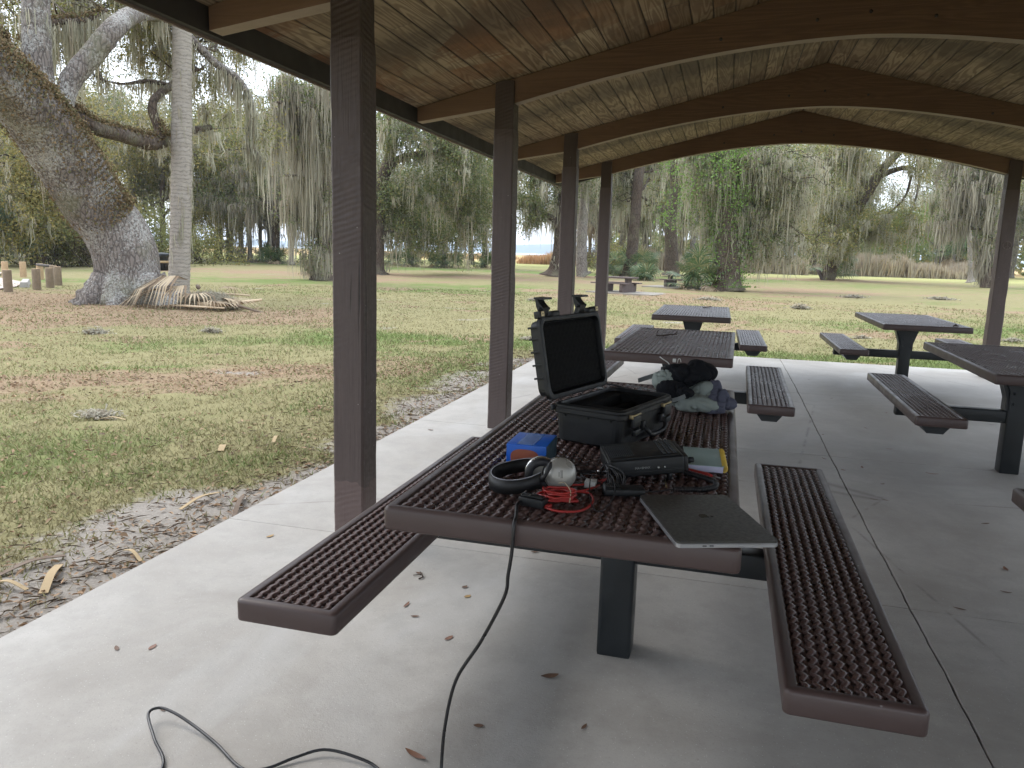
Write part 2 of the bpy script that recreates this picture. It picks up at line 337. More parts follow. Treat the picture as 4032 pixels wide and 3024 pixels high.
def m_deck():
    k=NB('weathered pine boards'); v=k.coord('World'); isl=k.island(); y=k.xyz(v,1)
    off=k.n('ShaderNodeCombineXYZ'); k.l(k.math('MULTIPLY',isl,37),off.inputs[0]); k.l(k.math('MULTIPLY',isl,91),off.inputs[1])
    va=k.n('ShaderNodeVectorMath',operation='ADD'); k.l(v,va.inputs[0]); k.l(off.outputs[0],va.inputs[1]); V=va.outputs[0]
    m=k.n('ShaderNodeMapping'); m.inputs['Scale'].default_value=(10,.75,4); k.l(V,m.inputs[0])
    field=k.noise(m.outputs[0],1.0,2,.4,.25); rings=k.math('SINE',k.math('MULTIPLY',field,70)); rings=k.ramp(k.math('MULTIPLY_ADD',rings,.5,.5),[(.25,0),(.85,1)])
    pale=k.mix(isl,(.40,.315,.205),(.215,.16,.10)); dark=k.mix(isl,(.155,.105,.062),(.115,.08,.048))
    col=k.mix(k.math('MULTIPLY',rings,.72),pale,dark)
    fine=k.noise(k.coord('World',(70,3,30)),1.5,4,.7); col=k.mix(k.math('MULTIPLY',fine,.4),col,dark)
    kn=k.ramp(k.vor(k.coord('World',(1.6,.9,1)),2.2),[(.035,1),(.09,0)]); col=k.mix(k.math('MULTIPLY',kn,.8),col,(.045,.028,.018))
    big=k.noise(v,1.15,5,.6,.7); stain=k.ramp(big,[(.47,0),(.51,1)])
    nearm=k.ramp(k.math('MULTIPLY',y,.1),[(.48,1),(.62,.12)])
    per=k.ramp(k.math('FRACT',k.math('MULTIPLY',isl,7.3)),[(.2,.35),(.6,1)])
    st=k.math('MULTIPLY',k.math('MULTIPLY',stain,nearm),per); col=k.mix(k.math('MULTIPLY',st,.85),col,k.mix(k.noise(v,4,3),(.040,.026,.018),(.30,.13,.05)))
    # darker mottled bands across the boards, repeating at the beam spacing
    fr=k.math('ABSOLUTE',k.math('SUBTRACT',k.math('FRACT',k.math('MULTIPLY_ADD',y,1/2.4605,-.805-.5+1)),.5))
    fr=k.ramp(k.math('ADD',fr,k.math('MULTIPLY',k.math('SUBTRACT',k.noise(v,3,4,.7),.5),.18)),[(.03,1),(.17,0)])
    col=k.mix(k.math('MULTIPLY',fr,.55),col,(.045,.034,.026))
    blot=k.ramp(k.noise(k.coord('World',(1,1,1),(0,0,0),(7,3,0)),3.3,6,.65,.5),[(.50,0),(.62,1)]); col=k.mix(k.math('MULTIPLY',blot,.35),col,(.07,.048,.032))
    k.bump(k.mix(.5,rings,fine),.25,.004); return k.fin(col,.8,spec=.2)
M_DECK=m_deck()
def m_beam():
    k=NB('laminated timber'); v=k.coord('World'); x=k.xyz(v,0); z=k.xyz(v,2); y=k.xyz(v,1)
    n=k.noise(k.coord('World',(.5,6,30),),1.6,5,.6,1.2); rg=k.math('MULTIPLY_ADD',k.math('SINE',k.math('MULTIPLY',k.noise(k.coord('World',(.35,3,5)),1.3,2,.5,.5),120)),.5,.5)
    col=k.mix(n,(.085,.046,.026),(.185,.108,.062)); col=k.mix(k.math('MULTIPLY',rg,.35),col,(.07,.042,.026))
    edge=k.ramp(k.math('ABSOLUTE',k.math('MULTIPLY',k.math('SUBTRACT',x,.769),.3)),[(.45,0),(.75,1)])
    col=k.mix(k.math('MULTIPLY',edge,.5),col,(.20,.125,.08))
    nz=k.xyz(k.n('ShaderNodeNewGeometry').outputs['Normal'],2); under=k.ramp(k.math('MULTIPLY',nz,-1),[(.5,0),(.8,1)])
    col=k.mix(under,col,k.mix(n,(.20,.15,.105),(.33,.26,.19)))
    ble=k.ramp(k.noise(v,1.3,4,.6),[(.55,0),(.7,1)]); col=k.mix(k.math('MULTIPLY',ble,.25),col,(.05,.028,.018))
    kn=k.ramp(k.vor(k.coord('World',(1,.1,1.4)),1.9),[(.03,1),(.06,0)]); col=k.mix(k.math('MULTIPLY',kn,.85),col,(.02,.013,.009))
    k.bump(k.mix(.5,n,rg),.2,.004); return k.fin(col,.7,spec=.25)
M_BEAM=m_beam(); M_FASCIA=plain('dark brown fascia paint',(.030,.025,.022),.7,var=.3,scale=9)
M_TRIM=plain('faded drip trim',(.16,.12,.10),.7); M_ROOF=plain('brown shingles',(.07,.055,.045),.9,var=.4,scale=14,bump=.6,bd=.01)
M_STEEL=plain('galvanised bolt',(.06,.05,.045),.6,.5)
CX=.769
def deck(x): return 3.19-.25*abs(x-CX)
def zb(x):
    t=abs(x-CX)/2.41
    return 2.80-.39*t**1.7 if t<=1 else 2.41-(t-1)*2.41*.145
EX0,EX1=-2.345,2*CX+2.345; RY0,RY1=-3.0,11.10
pav=thing('picnic_pavilion','open-sided picnic pavilion with brown timber posts, arched beams and board ceiling','pavilion',(0,0,0))
PY=[-1.7455,.7145,3.175,5.635,8.095,10.555]; PW=.153
prng=random.Random(8)
def post_mesh(xl,y0,seed):
    rng=random.Random(seed); bm=bmesh.new(); n=40; top=deck(xl+PW/2)-.004; rings=[]
    for i in range(n+1):
        z=-.01+(top+.01)*i/n; ins=.006 if z>2.25 else 0
        jx=.0025*math.sin(z*2.1+seed)+rng.uniform(-.0008,.0008); jy=.002*math.sin(z*1.7+seed*2)
        pts=[]
        c=.009
        for (px,py) in [(c,0),(PW-c,0),(PW,c),(PW,PW-c),(PW-c,PW),(c,PW),(0,PW-c),(0,c)]:
            ch=rng.uniform(0,.005) if rng.random()<.12 else 0
            px=min(max(px,ins+ch),PW-ins-ch); py=min(max(py,ins),PW-ins)
            pts.append(bm.verts.new((xl+px+jx,y0+py+jy,z)))
        rings.append(pts)
    for a,b in zip(rings,rings[1:]):
        for i in range(8): bm.faces.new((a[i],a[(i+1)%8],b[(i+1)%8],b[i]))
    bm.faces.new(rings[-1]); bm.faces.new(rings[0][::-1]); g=G(); g.bm(bm); return g
for xi,xl in enumerate((-1.7196,3.1037)):
    for i,y0 in enumerate(PY):
        if i==0 and xi==1: pass
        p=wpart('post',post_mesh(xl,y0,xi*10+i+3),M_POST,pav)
for i,y0 in enumerate(PY):
    by0=y0+.031; by1=y0+.126; g=G(); xs=np.concatenate([np.linspace(EX0+.012,-1.64,8),np.linspace(-1.5,3.04,44),np.linspace(3.18,EX1-.012,8)])
    up=[(x,deck(x)-.003) for x in xs]; 
    up=sorted(up+[(CX,deck(CX)-.003)]); lo=[(x,zb(x)) for x,_ in up][::-1]
    n=len(up)
    V=[(x,by0,z) for x,z in up+lo]+[(x,by1,z) for x,z in up+lo]; N=2*n; F=[]
    for a in range(n-1):
        b=N-1-a; F.append((a,a+1,b-1,b)); F.append((N+a+1,N+a,N+b,N+b-1)); F.append((a+1,a,N+a,N+a+1)); F.append((b,b-1,N+b-1,N+b))
    F.append((0,N-1,2*N-1,N)); F.append((n-1,N+n-1,N+n,n))
    g.add(V,F); b=wpart('arched_beam',g,M_BEAM,pav)
    for x in (-1.60,-.15,.45,.769,1.15,2.2,3.13):
        if i<2: continue
        z=deck(x)*.35+zb(x)*.65; g=G(); g.cyl((x,by0-.006,z),(x,by0+.002,z),.011,10); g.cyl((x,by0-.012,z),(x,by0-.005,z),.006,6)
        wpart('bolt',g,M_STEEL,b)
def ceiling():
    rng=random.Random(21); g=G(); wdt=.139; gap=.007
    for side in (-1,1):
        d=.005
        while d<(EX1-CX):
            d1=min(d+wdt-gap,EX1-CX+.0); y=RY0+rng.uniform(0,2)-2
            xa,xb=CX+side*d,CX+side*d1
            while y<RY1:
                ye=min(y+rng.choice([2.46,4.92,3.6]),RY1); ya=max(y,RY0)
                if ye-ya>.05:
                    dz=rng.uniform(0,.002); za,zc=deck(xa)+dz,deck(xb)+dz
                    V=[(xa,ya,za+.004),(xa+side*.006,ya,za),(xb-side*.006,ya,zc),(xb,ya,zc+.004)]
                    V=V+[(a,ye-.002,c) for a,b,c in V]
                    g.add(V,[(0,1,5,4),(1,2,6,5),(2,3,7,6)])
                y=ye
            d+=wdt
    wpart('board_ceiling',g,M_DECK,pav)
    g=G()
    for side in (-1,1):
        xe=EX1-CX; a=[(CX,deck(CX)+.012),(CX+side*xe,deck(EX1)+.012),(CX+side*xe,deck(EX1)+.05),(CX,deck(CX)+.05)]
        g.prism(a,RY0+.01,RY1-.01)
    r=wpart('roof',g,M_ROOF,pav)
    for side in (-1,1):
        g=G(); x=CX+side*(EX1-CX); x2=x+side*.035; g.box(min(x,x2),max(x,x2),RY0-.035,RY1+.035,2.300,2.46); wpart('eave_fascia',g,M_FASCIA,pav)
        g=G(); x3=x2+side*.014; g.box(min(x2,x3)+.0005,max(x2,x3),RY0-.04,RY1+.04,2.288,2.455); wpart('drip_trim',g,M_TRIM,pav)
    for y in (RY0-.035,RY1):
        g=G(); xs=[EX0,CX,EX1]; poly=[(EX0,2.302),(CX,deck(CX)-.10),(EX1,2.302),(EX1,deck(EX1)+.05),(CX,deck(CX)+.055),(EX0,deck(EX0)+.05)]
        g.prism(poly,y,y+.034); wpart('rake_fascia',g,M_FASCIA,pav)
ceiling()
g=G(); g.tube([(3.19+.045*math.cos(2*PI*i/20),10.5535,1.60+.045*math.sin(2*PI*i/20)) for i in range(21)],.0028,5)
for a in (90,270,225,315): g.tube([(3.19,10.5535,1.60),(3.19+.045*math.cos(R(a)),10.5535,1.60+.045*math.sin(R(a)))],.0028,5)
wpart('scratched_mark',g,plain('scratched pale timber',(.22,.18,.16),.8),pav)
# dark backing between the boards
# ---------------- pedestal picnic tables ----------------
def m_coat(name,c,r=.38):
    k=NB(name); v=k.coord('World'); f=k.noise(v,9,5,.6); q=k.noise(v,160,2,.5)
    col=k.mix(f,tuple(x*.8 for x in c),tuple(x*1.18 for x in c)); sp=k.ramp(k.vor(v,9),[(.02,1),(.035,0)])
    col=k.mix(k.math('MULTIPLY',sp,.6),col,(.30,.28,.26)); k.bump(q,.12,.0012); return k.fin(col,k.ramp(f,[(.3,r-.06),(.7,r+.12)]),spec=.5)
M_COAT=m_coat('brown plastisol coating',(.070,.046,.042)); M_MESH=m_coat('brown plastisol mesh',(.098,.060,.053),.28)
M_LEG=m_coat('black powder coated steel',(.014,.017,.019),.38)
def rim_mesh(Wx,Ly,th,r=.016):
    """open rectangular rim, rounded outside, centre at origin, top at z=0"""
    prof=[(.008,-th),(.0015,-th+.003),(0,-th+.008),(0,-.009),(.003,-.003),(.009,0),(.022,0),(.026,-.002),(.028,-.007),(.028,-.020),(.024,-.022),(.012,-.030)]
    g=G(); rings=[]
    cs=[(Wx/2,Ly/2,0),(-Wx/2,Ly/2,90),(-Wx/2,-Ly/2,180),(Wx/2,-Ly/2,270)]; V=[];n=len(prof); cols=0
    for cx,cy,a0 in cs:
        sx=1 if cx>0 else -1; sy=1 if cy>0 else -1
        for s in range(5):
            a=R(a0+22.5*s)
            for ins,z in prof:
                if ins<r: rr=r-ins; px=cx-sx*r+rr*math.cos(a); py=cy-sy*r+rr*math.sin(a)
                else: px=cx-sx*ins; py=cy-sy*ins
                V.append((px,py,z))
            cols+=1
    F=[]
    for i in range(cols):
        j=(i+1)%cols
        for k in range(n): F.append((i*n+k,j*n+k,j*n+(k+1)%n,i*n+(k+1)%n))
    g.add(V,F,True); return g
def expanded(Wx,Ly,z0=-.011,px=.028,py=.039):
    """raised expanded-metal sheet: zigzag strands running along y that touch at the bonds"""
    nx=int(round(Wx/(px/2))); dx=Wx/nx; V=[];F=[]; seg=6; ny=int(Ly/py*seg)+1
    t=np.arange(ny+1); y=-Ly/2+Ly*t/ny; ph=y/py*2*PI
    tri=np.clip(np.sin(ph)*1.35,-1,1)
    w_,h_=.0067,.0070; sec=np.array([(-w_,-h_*.6),(w_,-h_),(w_*1.1,h_*.5),(-w_*.6,h_)])
    ca,sa=math.cos(R(16)),math.sin(R(16)); sec=np.stack([sec[:,0]*ca-sec[:,1]*sa,sec[:,0]*sa+sec[:,1]*ca],1)
    base=0; Vs=[];Fs=[]
    for i in range(nx+1):
        s=1 if i%2 else -1; x=-Wx/2+dx*i+s*tri*dx*.30; x=np.clip(x,-Wx/2,Wx/2); z=z0+.0026*s+.0016*tri+.0010*np.cos(ph*2)
        P=np.stack([x[:,None]+sec[None,:,0],np.broadcast_to(y[:,None],(ny+1,4)),z[:,None]+sec[None,:,1]],-1).reshape(-1,3)
        a=np.arange(ny)[:,None]*4; j=np.arange(4)[None,:]; k=(j+1)%4
        f=np.stack([a+j,a+k,a+4+k,a+4+j],-1).reshape(-1,4)+base; Vs.append(P); Fs.append(f); base+=len(P)
    return mesh_np('mesh_panel',np.concatenate(Vs),np.concatenate(Fs),smooth=True)
TH=.058; HB=.4936; BW=.274; GAPX=.102
def make_table(W,Lt,Lb,bench_y=0,ped=(0,0)):
    t=thing('picnic_table','',"picnic table")
    top=obj('tabletop',rim_mesh(W,Lt,TH),M_COAT,t,(0,0,.762)); obj('mesh_panel',expanded(W-.055,Lt-.055),M_MESH,top)
    bm_=expanded(BW-.055,Lb-.055); rm=rim_mesh(BW,Lb,TH).mesh('bench_seat')
    for s in (-1,1):
        b=obj('bench_seat',rm,M_COAT,t,(s*(W/2+GAPX+BW/2),bench_y,HB)); obj('mesh_panel',bm_,M_MESH,b)
    bx,by=ped; g=G(); pw=.058
    g.box(bx-pw,bx+pw,by-pw,by+pw,-.004,.700,.012)
    obj('pedestal',g,M_LEG,t)
    g=G()
    for sx in (-1,1):      # flared gusset plates below the top
        g.prism([(bx+sx*(pw+.0005),.42),(bx+sx*(pw+.012),.42),(bx+sx*(pw+.012),.50),(bx+sx*(pw+.055),.64),(bx+sx*(pw+.075),.698),(bx+sx*(pw+.0005),.698)],by-.05,by+.05)
    for sy in (-1,1):
        a,b=sorted((by+sy*(pw+.0006),by+sy*(pw+.008)))
        g.prism([(bx-.05,.44),(bx+.05,.44),(bx+.062,.56),(bx+.13,.698),(bx-.13,.698),(bx-.062,.56)],a,b)
        for zz in (.47,.54): g.cyl((bx-.035,b if sy>0 else a,zz),(bx-.035,(b+.008) if sy>0 else (a-.008),zz),.009,6); g.cyl((bx+.035,b if sy>0 else a,zz),(bx+.035,(b+.008) if sy>0 else (a-.008),zz),.009,6)
    g.box(bx-.25,bx+.25,by-.03,by+.03,.6985,.7035+.003,.0); g.box(-W/2+.05,W/2-.05,by-.022,by+.022,.707,.733)
    g.box(bx-.022,bx+.022,-Lt*.40,Lt*.40,.7075,.7325)
    obj('top_bracket',g,M_LEG,t)
    g=G(); xe=W/2+GAPX+BW*.80; g.box(-xe,xe,by-.040,by+.040,.335,.418,.008); obj('cross_arm',g,M_LEG,t)
    for s in (-1,1):
        g=G(); xc=s*(W/2+GAPX+BW/2); y0,y1=bench_y-Lb/2+.13,bench_y+Lb/2-.13
        g.prism([(xc-.085,.4345),(xc+.085,.4345),(xc+.085,.425),(xc+.045,.372),(xc-.045,.372),(xc-.085,.425)],y0,y1)
        obj('seat_bracket',g,M_LEG,t)
    return t
def relabel(t,label): t['label']=label; return t
t1=make_table(.813,2.05,1.85,-.147,(.05,-.10)); t1.location=(-.3345,2.625,0); t1['label']='brown mesh picnic table covered with radio gear, black case and laptop'
t2=make_table(.80,1.80,1.80); t2.location=(-.31,5.705,0); t2.rotation_euler.z=R(-.96)
t2['label']='bare brown mesh picnic table behind the open black case, a twig on its top'
dup(t2,(-.333,9.053,0),R(.47),'shiny mesh picnic table straddling the far slab edge, just behind the twig-topped table')
dup(t2,(1.898,5.711,0),R(-.78),'brown mesh picnic table with greenish worn side rim, cut by the photo edge')
dup(t2,(1.926,9.216,0),R(.07),'mesh picnic table standing between the arch-side post and the crack in the slab')
r0=dup(t2,(1.1529+BW+GAPX+.4,3.388-.9,0),0,'picnic table of which only one bench corner pokes into the photo')
for o in SC.objects:
    if o.get('category')=='picnic table': o['group']='mesh picnic tables under the pavilion'
# ---------------- things on the near table ----------------
TZ=.7615
M_BLKPL=plain('black hard plastic',(.0055,.0065,.0075),.5,var=.3,scale=40,bump=.25,bd=.001)
M_BLKRUB=plain('black rubber',(.006,.006,.007),.55,var=.2,scale=60)
M_FOAM=plain('black foam',(.013,.013,.013),.95,var=.3,scale=90,bump=.6,bd=.003,spec=.1)
M_BRASS=plain('brass pin',(.40,.32,.18),.4,.9,var=.1); M_SILV=plain('bare metal',(.65,.65,.63),.28,.9,var=.1)
M_GREYPL=plain('grey edge plastic',(.030,.034,.038),.5)
def stud(name): pass
# open hard case ------------------------------------------------
def hard_case():
    e2=Vector((.305,.952,0)); e1=Vector((.952,-.305,0)); O_=Vector((-.516,2.392,TZ)); rz=math.atan2(e1.y,e1.x)
    W,D,H=.254,.425,.124
    c=thing('equipment_case','open black hard equipment case with upright foam-lined lid on the near table','equipment case',O_,rz)
    # base shell: tapered, rounded, hollow
    def rrect(x0,x1,y0,y1,r,n=5):
        P=[]
        for cx,cy,a in ((x1-r,y1-r,0),(x0+r,y1-r,90),(x0+r,y0+r,180),(x1-r,y0+r,270)):
            for s in range(n): t=R(a+90*s/(n-1)); P.append((cx+r*math.cos(t),cy+r*math.sin(t)))
        return P
    def loft(levels,close_last=True,close_first=True):
        g=G(); V=[];n=None
        for (x0,x1,y0,y1,r,z) in levels:
            p=rrect(x0,x1,y0,y1,r); n=len(p); V+=[(a,b,z) for a,b in p]
        F=[]
        for l in range(len(levels)-1):
            for i in range(n): j=(i+1)%n; F.append((l*n+i,l*n+j,(l+1)*n+j,(l+1)*n+i))
        if close_first: F.append(tuple(range(n-1,-1,-1)))
        if close_last: F.append(tuple((len(levels)-1)*n+i for i in range(n)))
        g.add(V,F,False); return g
    def rim(i,z,r=.028): return (i,W-i,i,D-i,r,z)
    g=loft([rim(.022,.000,.022),rim(.014,.006),rim(.010,.070),rim(.009,.092),rim(.001,.094),rim(0,.098),rim(0,.110),rim(.004,.114),rim(.004,.120),rim(.010,H),rim(.016,H),rim(.018,H-.006),rim(.020,.030),rim(.024,.026)])
    for i in range(3):   # triangular ribs under the lip on the near side
        x=.05+.08*i; g.add([(x-.006,.0085,.094),(x+.006,.0085,.094),(x,.0085,.082),(x,.004,.094)],[(0,1,2),(0,2,3),(1,3,2),(0,3,1)])
    obj('case_base',g,M_BLKPL,c)
    g=G(); zf=.112   # foam insert with a cavity
    x0,x1,y0,y1=.023,W-.023,.023,D-.023; a0,a1,b0,b1=.075,.225,.12,.36
    for bx in ((x0,a0,y0,y1),(a1,x1,y0,y1),(a0,a1,y0,b0),(a0,a1,b1,y1)): g.box(bx[0],bx[1]-.0004,bx[2],bx[3]-.0004,.030,zf+.001*random.Random(bx[0]).random(),.004)
    g.box(a0+.001,a1-.001,b0+.001,b1-.001,.030,.045); g.box(a0+.03,a0+.062,b0+.1,b1-.002,.046,.090,.006)
    obj('foam_insert',g,M_FOAM,c)
    # latch side: latches' hooks, handle, padlock plates
    for yy in (.085,.34):
        g=G(); g.box(W-.0005,W+.012,yy-.028,yy+.028,.065,.102,.004); g.box(W+.002,W+.016,yy-.020,yy+.020,.040,.060,.004); obj('latch_seat',g,M_BLKPL,c)
        g=G(); g.cyl((W+.006,yy-.034,.104),(W+.006,yy+.034,.104),.0035,8); g.box(W+.000,W+.013,yy-.042,yy-.033,.097,.110,.002); obj('hinge_pin',g,M_BRASS,c)
    g=G(); h=[(W+.004,.15,.060),(W+.020,.152,.045),(W+.024,.17,.030),(W+.024,.225,.026),(W+.024,.28,.030),(W+.020,.298,.045),(W+.004,.30,.060)]
    g.tube(smooth_path(h,4),.0075,8); g.box(W-.004,W+.010,.138,.160,.045,.075,.003); g.box(W-.004,W+.010,.290,.312,.045,.075,.003); obj('handle',g,M_BLKRUB,c)
    for yy in (.1,.34):
        g=G(); g.cyl((-.004,yy-.03,.108),(-.004,yy+.03,.108),.007,10); g.box(-.004,.008,yy-.03,yy+.03,.100,.114,.002); obj('hinge',g,M_BLKPL,c)
    g=G(); g.box(.0,.010,-.006,.012,.100,.118,.003); obj('strap_loop',g,M_GREYPL,c)
    # lid, hinged along x=0
    lid=obj('lid',G().box(0,.001,0,.001,0,.001),M_BLKPL,c)
    def lr(i,z,r=.026): return (i,W-i,i,D-i,r,z)
    lg=loft([lr(.020,.050,.022),lr(.012,.046),lr(.008,.016),lr(.000,.014),lr(0,.002),lr(.003,0),lr(.010,-.001),lr(.014,0),lr(.016,.010),lr(.018,.040)])
    for yy in np.linspace(.06,D-.06,7): lg.box(.02,W-.02,yy-.005,yy+.005,.0495,.0535,.001)
    for xx in (.07,.11,.15,.19,.225):
        lg.box(xx-.003,xx+.003,.0035,.012,.008,.052,.001)
    lid.data=lg.mesh('lid'); lid.data.materials.append(M_BLKPL)
    # egg-crate foam
    n,m=27,44; xs=np.linspace(.019,W-.019,n); ys=np.linspace(.019,D-.019,m); X,Y=np.meshgrid(xs,ys,indexing='ij')
    Z=.010+.009*(1-np.cos(X*2*PI/.030)*np.cos(Y*2*PI/.030))*.5; Z[[0,-1],:]=.030; Z[:,[0,-1]]=.030
    I=np.arange(n*m).reshape(n,m); F=np.stack([I[:-1,:-1],I[1:,:-1],I[1:,1:],I[:-1,1:]],-1).reshape(-1,4)
    o=obj('lid_foam',mesh_np('lid_foam',np.stack([X,Y,Z],-1).reshape(-1,3),F,smooth=True),M_FOAM,lid)
    for yy in (.045,.30):     # latch levers standing on the free edge
        g=G(); g.prism([(W-.004,.012),(W+.010,.002),(W+.026,-.004),(W+.044,.010),(W+.060,.016),(W+.060,.022),(W+.036,.022),(W+.020,.018),(W-.004,.032)],yy-.020,yy+.020)
        g.prism([(W+.050,-.012),(W+.056,-.012),(W+.062,.022),(W+.056,.024)],yy-.026,yy+.030); g.cyl((W+.024,yy-.03,.006),(W+.024,yy+.034,.006),.005,8)
        obj('latch_lever',g,M_BLKPL,lid)
    for yy in (.115,.370):
        g=G(); g.box(W-.004,W+.016,yy-.024,yy+.024,-.0,.030,.007); obj('latch_tab',g,M_BLKPL,lid)
    for yy in (.022,.403):
        g=G(); g.box(W-.003,W+.018,yy-.014,yy+.014,.000,.024,.002); g.box(W+.003,W+.014,yy-.006,yy+.006,-.0022,.0008,.0); g.cyl((W+.009,yy,-.0035),(W+.009,yy,-.002),.0022,8); obj('padlock_plate',g,[M_BLKPL],lid)
        g=G(); g.box(W+.002,W+.016,yy-.009,yy+.009,-.0026,-.0012); obj('eyelet',g,M_BRASS,lid)
    lid.location=(-.004,0,H+.004)
    lid.rotation_euler=(0,R(-101),0); lid.scale=(1.07,1,1)
    return c
hard_case()
# blue carton ------------------------------------------------
def m_blue():
    k=NB('blue printed card'); v=k.coord(); f=k.noise(v,30,4)
    c=k.mix(f,(.002,.085,.48),(.004,.13,.62)); tape=k.ramp(k.noise(v,9,3),[(.5,0),(.55,.25)]); c=k.mix(tape,c,(.04,.13,.38)); return k.fin(c,.38)
M_BLUE=m_blue(); M_ORNG=plain('orange brown label',(.30,.085,.045),.5,var=.12,scale=60)
bx=thing('cardboard_box','small blue cardboard box with a rust-coloured oval on its side','box',(-.512,2.131,TZ),R(1))
g=G(); g.box(-.058,.058,-.074,.078,.0,.062,.002); obj('carton',g,M_BLUE,bx)
M_TEAL=plain('dark teal card',(.012,.045,.062),.45)
g=G(); g.box(.0581,.0588,-.073,.077,.001,.061); obj('side_panel',g,M_TEAL,bx)
g=G(); P=[]
for i in range(28):
    a=2*PI*i/28; ca,sa=math.cos(a),math.sin(a); P.append((-.004+.041*abs(ca)**.7*(1 if ca>0 else -1),.024+.025*abs(sa)**.75*(1 if sa>0 else -1)))
g.prism([(a,b) for a,b in P],-.0752,-.0741); obj('oval_label',g,M_ORNG,bx)
g=G(); g.prism([(-.030,-.070),(.020,-.072),(.024,.070),(-.026,.074)],.0621,.0624,'xy'); obj('clear_tape',g,plain('clear tape over blue card',(.03,.14,.46),.2),bx)
# laptop ------------------------------------------------
M_ALU=plain('space grey aluminium',(.085,.083,.078),.42,.6,var=.06,scale=200,bump=.05,bd=.0004); M_ALUE=plain('bare aluminium edge',(.42,.42,.43),.35,.8,var=.05)
def laptop():
    p0=Vector((-.0605,1.558,0)); p1=Vector((.1435,1.634,0)); e=(p1-p0).normalized(); rz=math.atan2(e.y,e.x); W=.222; D=.316
    o=thing('laptop','closed dark grey laptop overhanging the near corner of the table','laptop',(p0.x,p0.y,TZ+.0015),rz)
    def slab_(x0,x1,y0,y1,z0,z1,r,b):
        bm=bmesh.new(); vs=[]
        for cx,cy,a in ((x1-r,y1-r,0),(x0+r,y1-r,90),(x0+r,y0+r,180),(x1-r,y0+r,270)):
            for s in range(6): t=R(a+18*s); vs.append(bm.verts.new((cx+r*math.cos(t),cy+r*math.sin(t),z0)))
        f=bm.faces.new(vs); ex=bmesh.ops.extrude_face_region(bm,geom=[f])
        for v in ex['geom']:
            if isinstance(v,bmesh.types.BMVert): v.co.z=z1
        bmesh.ops.recalc_face_normals(bm,faces=bm.faces)
        es=[q for q in bm.edges if abs(q.verts[0].co.z-q.verts[1].co.z)<1e-6]
        bmesh.ops.bevel(bm,geom=es,offset=b,segments=2,affect='EDGES'); g=G(); g.bm(bm,smooth=False); return g
    base=obj('laptop_base',slab_(0,W,0,D,.0012,.0098,.012,.0016),M_ALUE,o)
    for x in (.060,.075):
        g=G(); g.box(x-.0045,x+.0045,-.0006,.0015,.0045,.0070,.0006); obj('port',g,M_BLKPL,base)
    lid=obj('laptop_lid',slab_(.0002,W-.0002,.0002,D-.0002,.0104,.0152,.012,.0014),M_ALU,o)
    # dark glossy emblem: a bitten apple outline with its leaf
    P=[]; 
    for i in range(36):
        a=2*PI*i/36; r=.0125*(1+.10*math.cos(2*a)-.02*math.cos(3*a)); x,y=r*math.cos(a)*1.0,r*math.sin(a)*1.05
        if y>.0: y-= .0035*max(0,1-abs(x)/.006)
        d=math.hypot(x-.0155,y-.001)
        if d<.0068: x,y=.0155+(x-.0155)/d*.0068-(.0 if d else 0),.001+(y-.001)/d*.0068; x=min(x,.0155-.004*0)
        P.append((x,y))
    cx,cy=W/2,D/2; rot=lambda x,y:(cx+y,cy-x)
    g=G(); g.prism([rot(*q) for q in P],.0153,.01545,'xy'); lf=[(0,.0145),(.001,.019),(.005,.022),(.0055,.0175),(.003,.0148)]; g.prism([rot(*q) for q in lf],.0153,.01545,'xy')
    obj('emblem',g,plain('glossy black emblem',(.006,.006,.006),.12,bump=0),lid)
laptop()
# spiral notebook ------------------------------------------------
def m_pages():
    k=NB('paper edge'); v=k.coord(); c=k.mix(k.wave(v,160,.5,1,1,'Z'),(.42,.42,.55),(.55,.55,.68)); return k.fin(c,.8)
nb=thing('notebook','spiral notebook with pale green cover and yellow wire by the table edge','notebook',(-.026,2.285,TZ),R(3))
g=G(); g.box(-.060,.050,-.105,.100,.001,.0185,.001); obj('pages',g,m_pages(),nb)
g=G(); g.box(-.062,.052,-.107,.102,.0188,.0202,.0005); obj('cover',g,plain('pale green card cover',(.30,.42,.40),.5,var=.06),nb)
g=G()
for i in range(24):
    y=-.100+.0084*i; a=np.linspace(R(-160),R(200),15); g.tube([(.053+.0095*math.cos(t),y+.0012*i*0+.0016*j/15,.0125+.0105*math.sin(t)) for j,t in enumerate(a)],.0011,5)
obj('spiral_wire',g,plain('yellow coated wire',(.62,.42,.06),.35),nb)
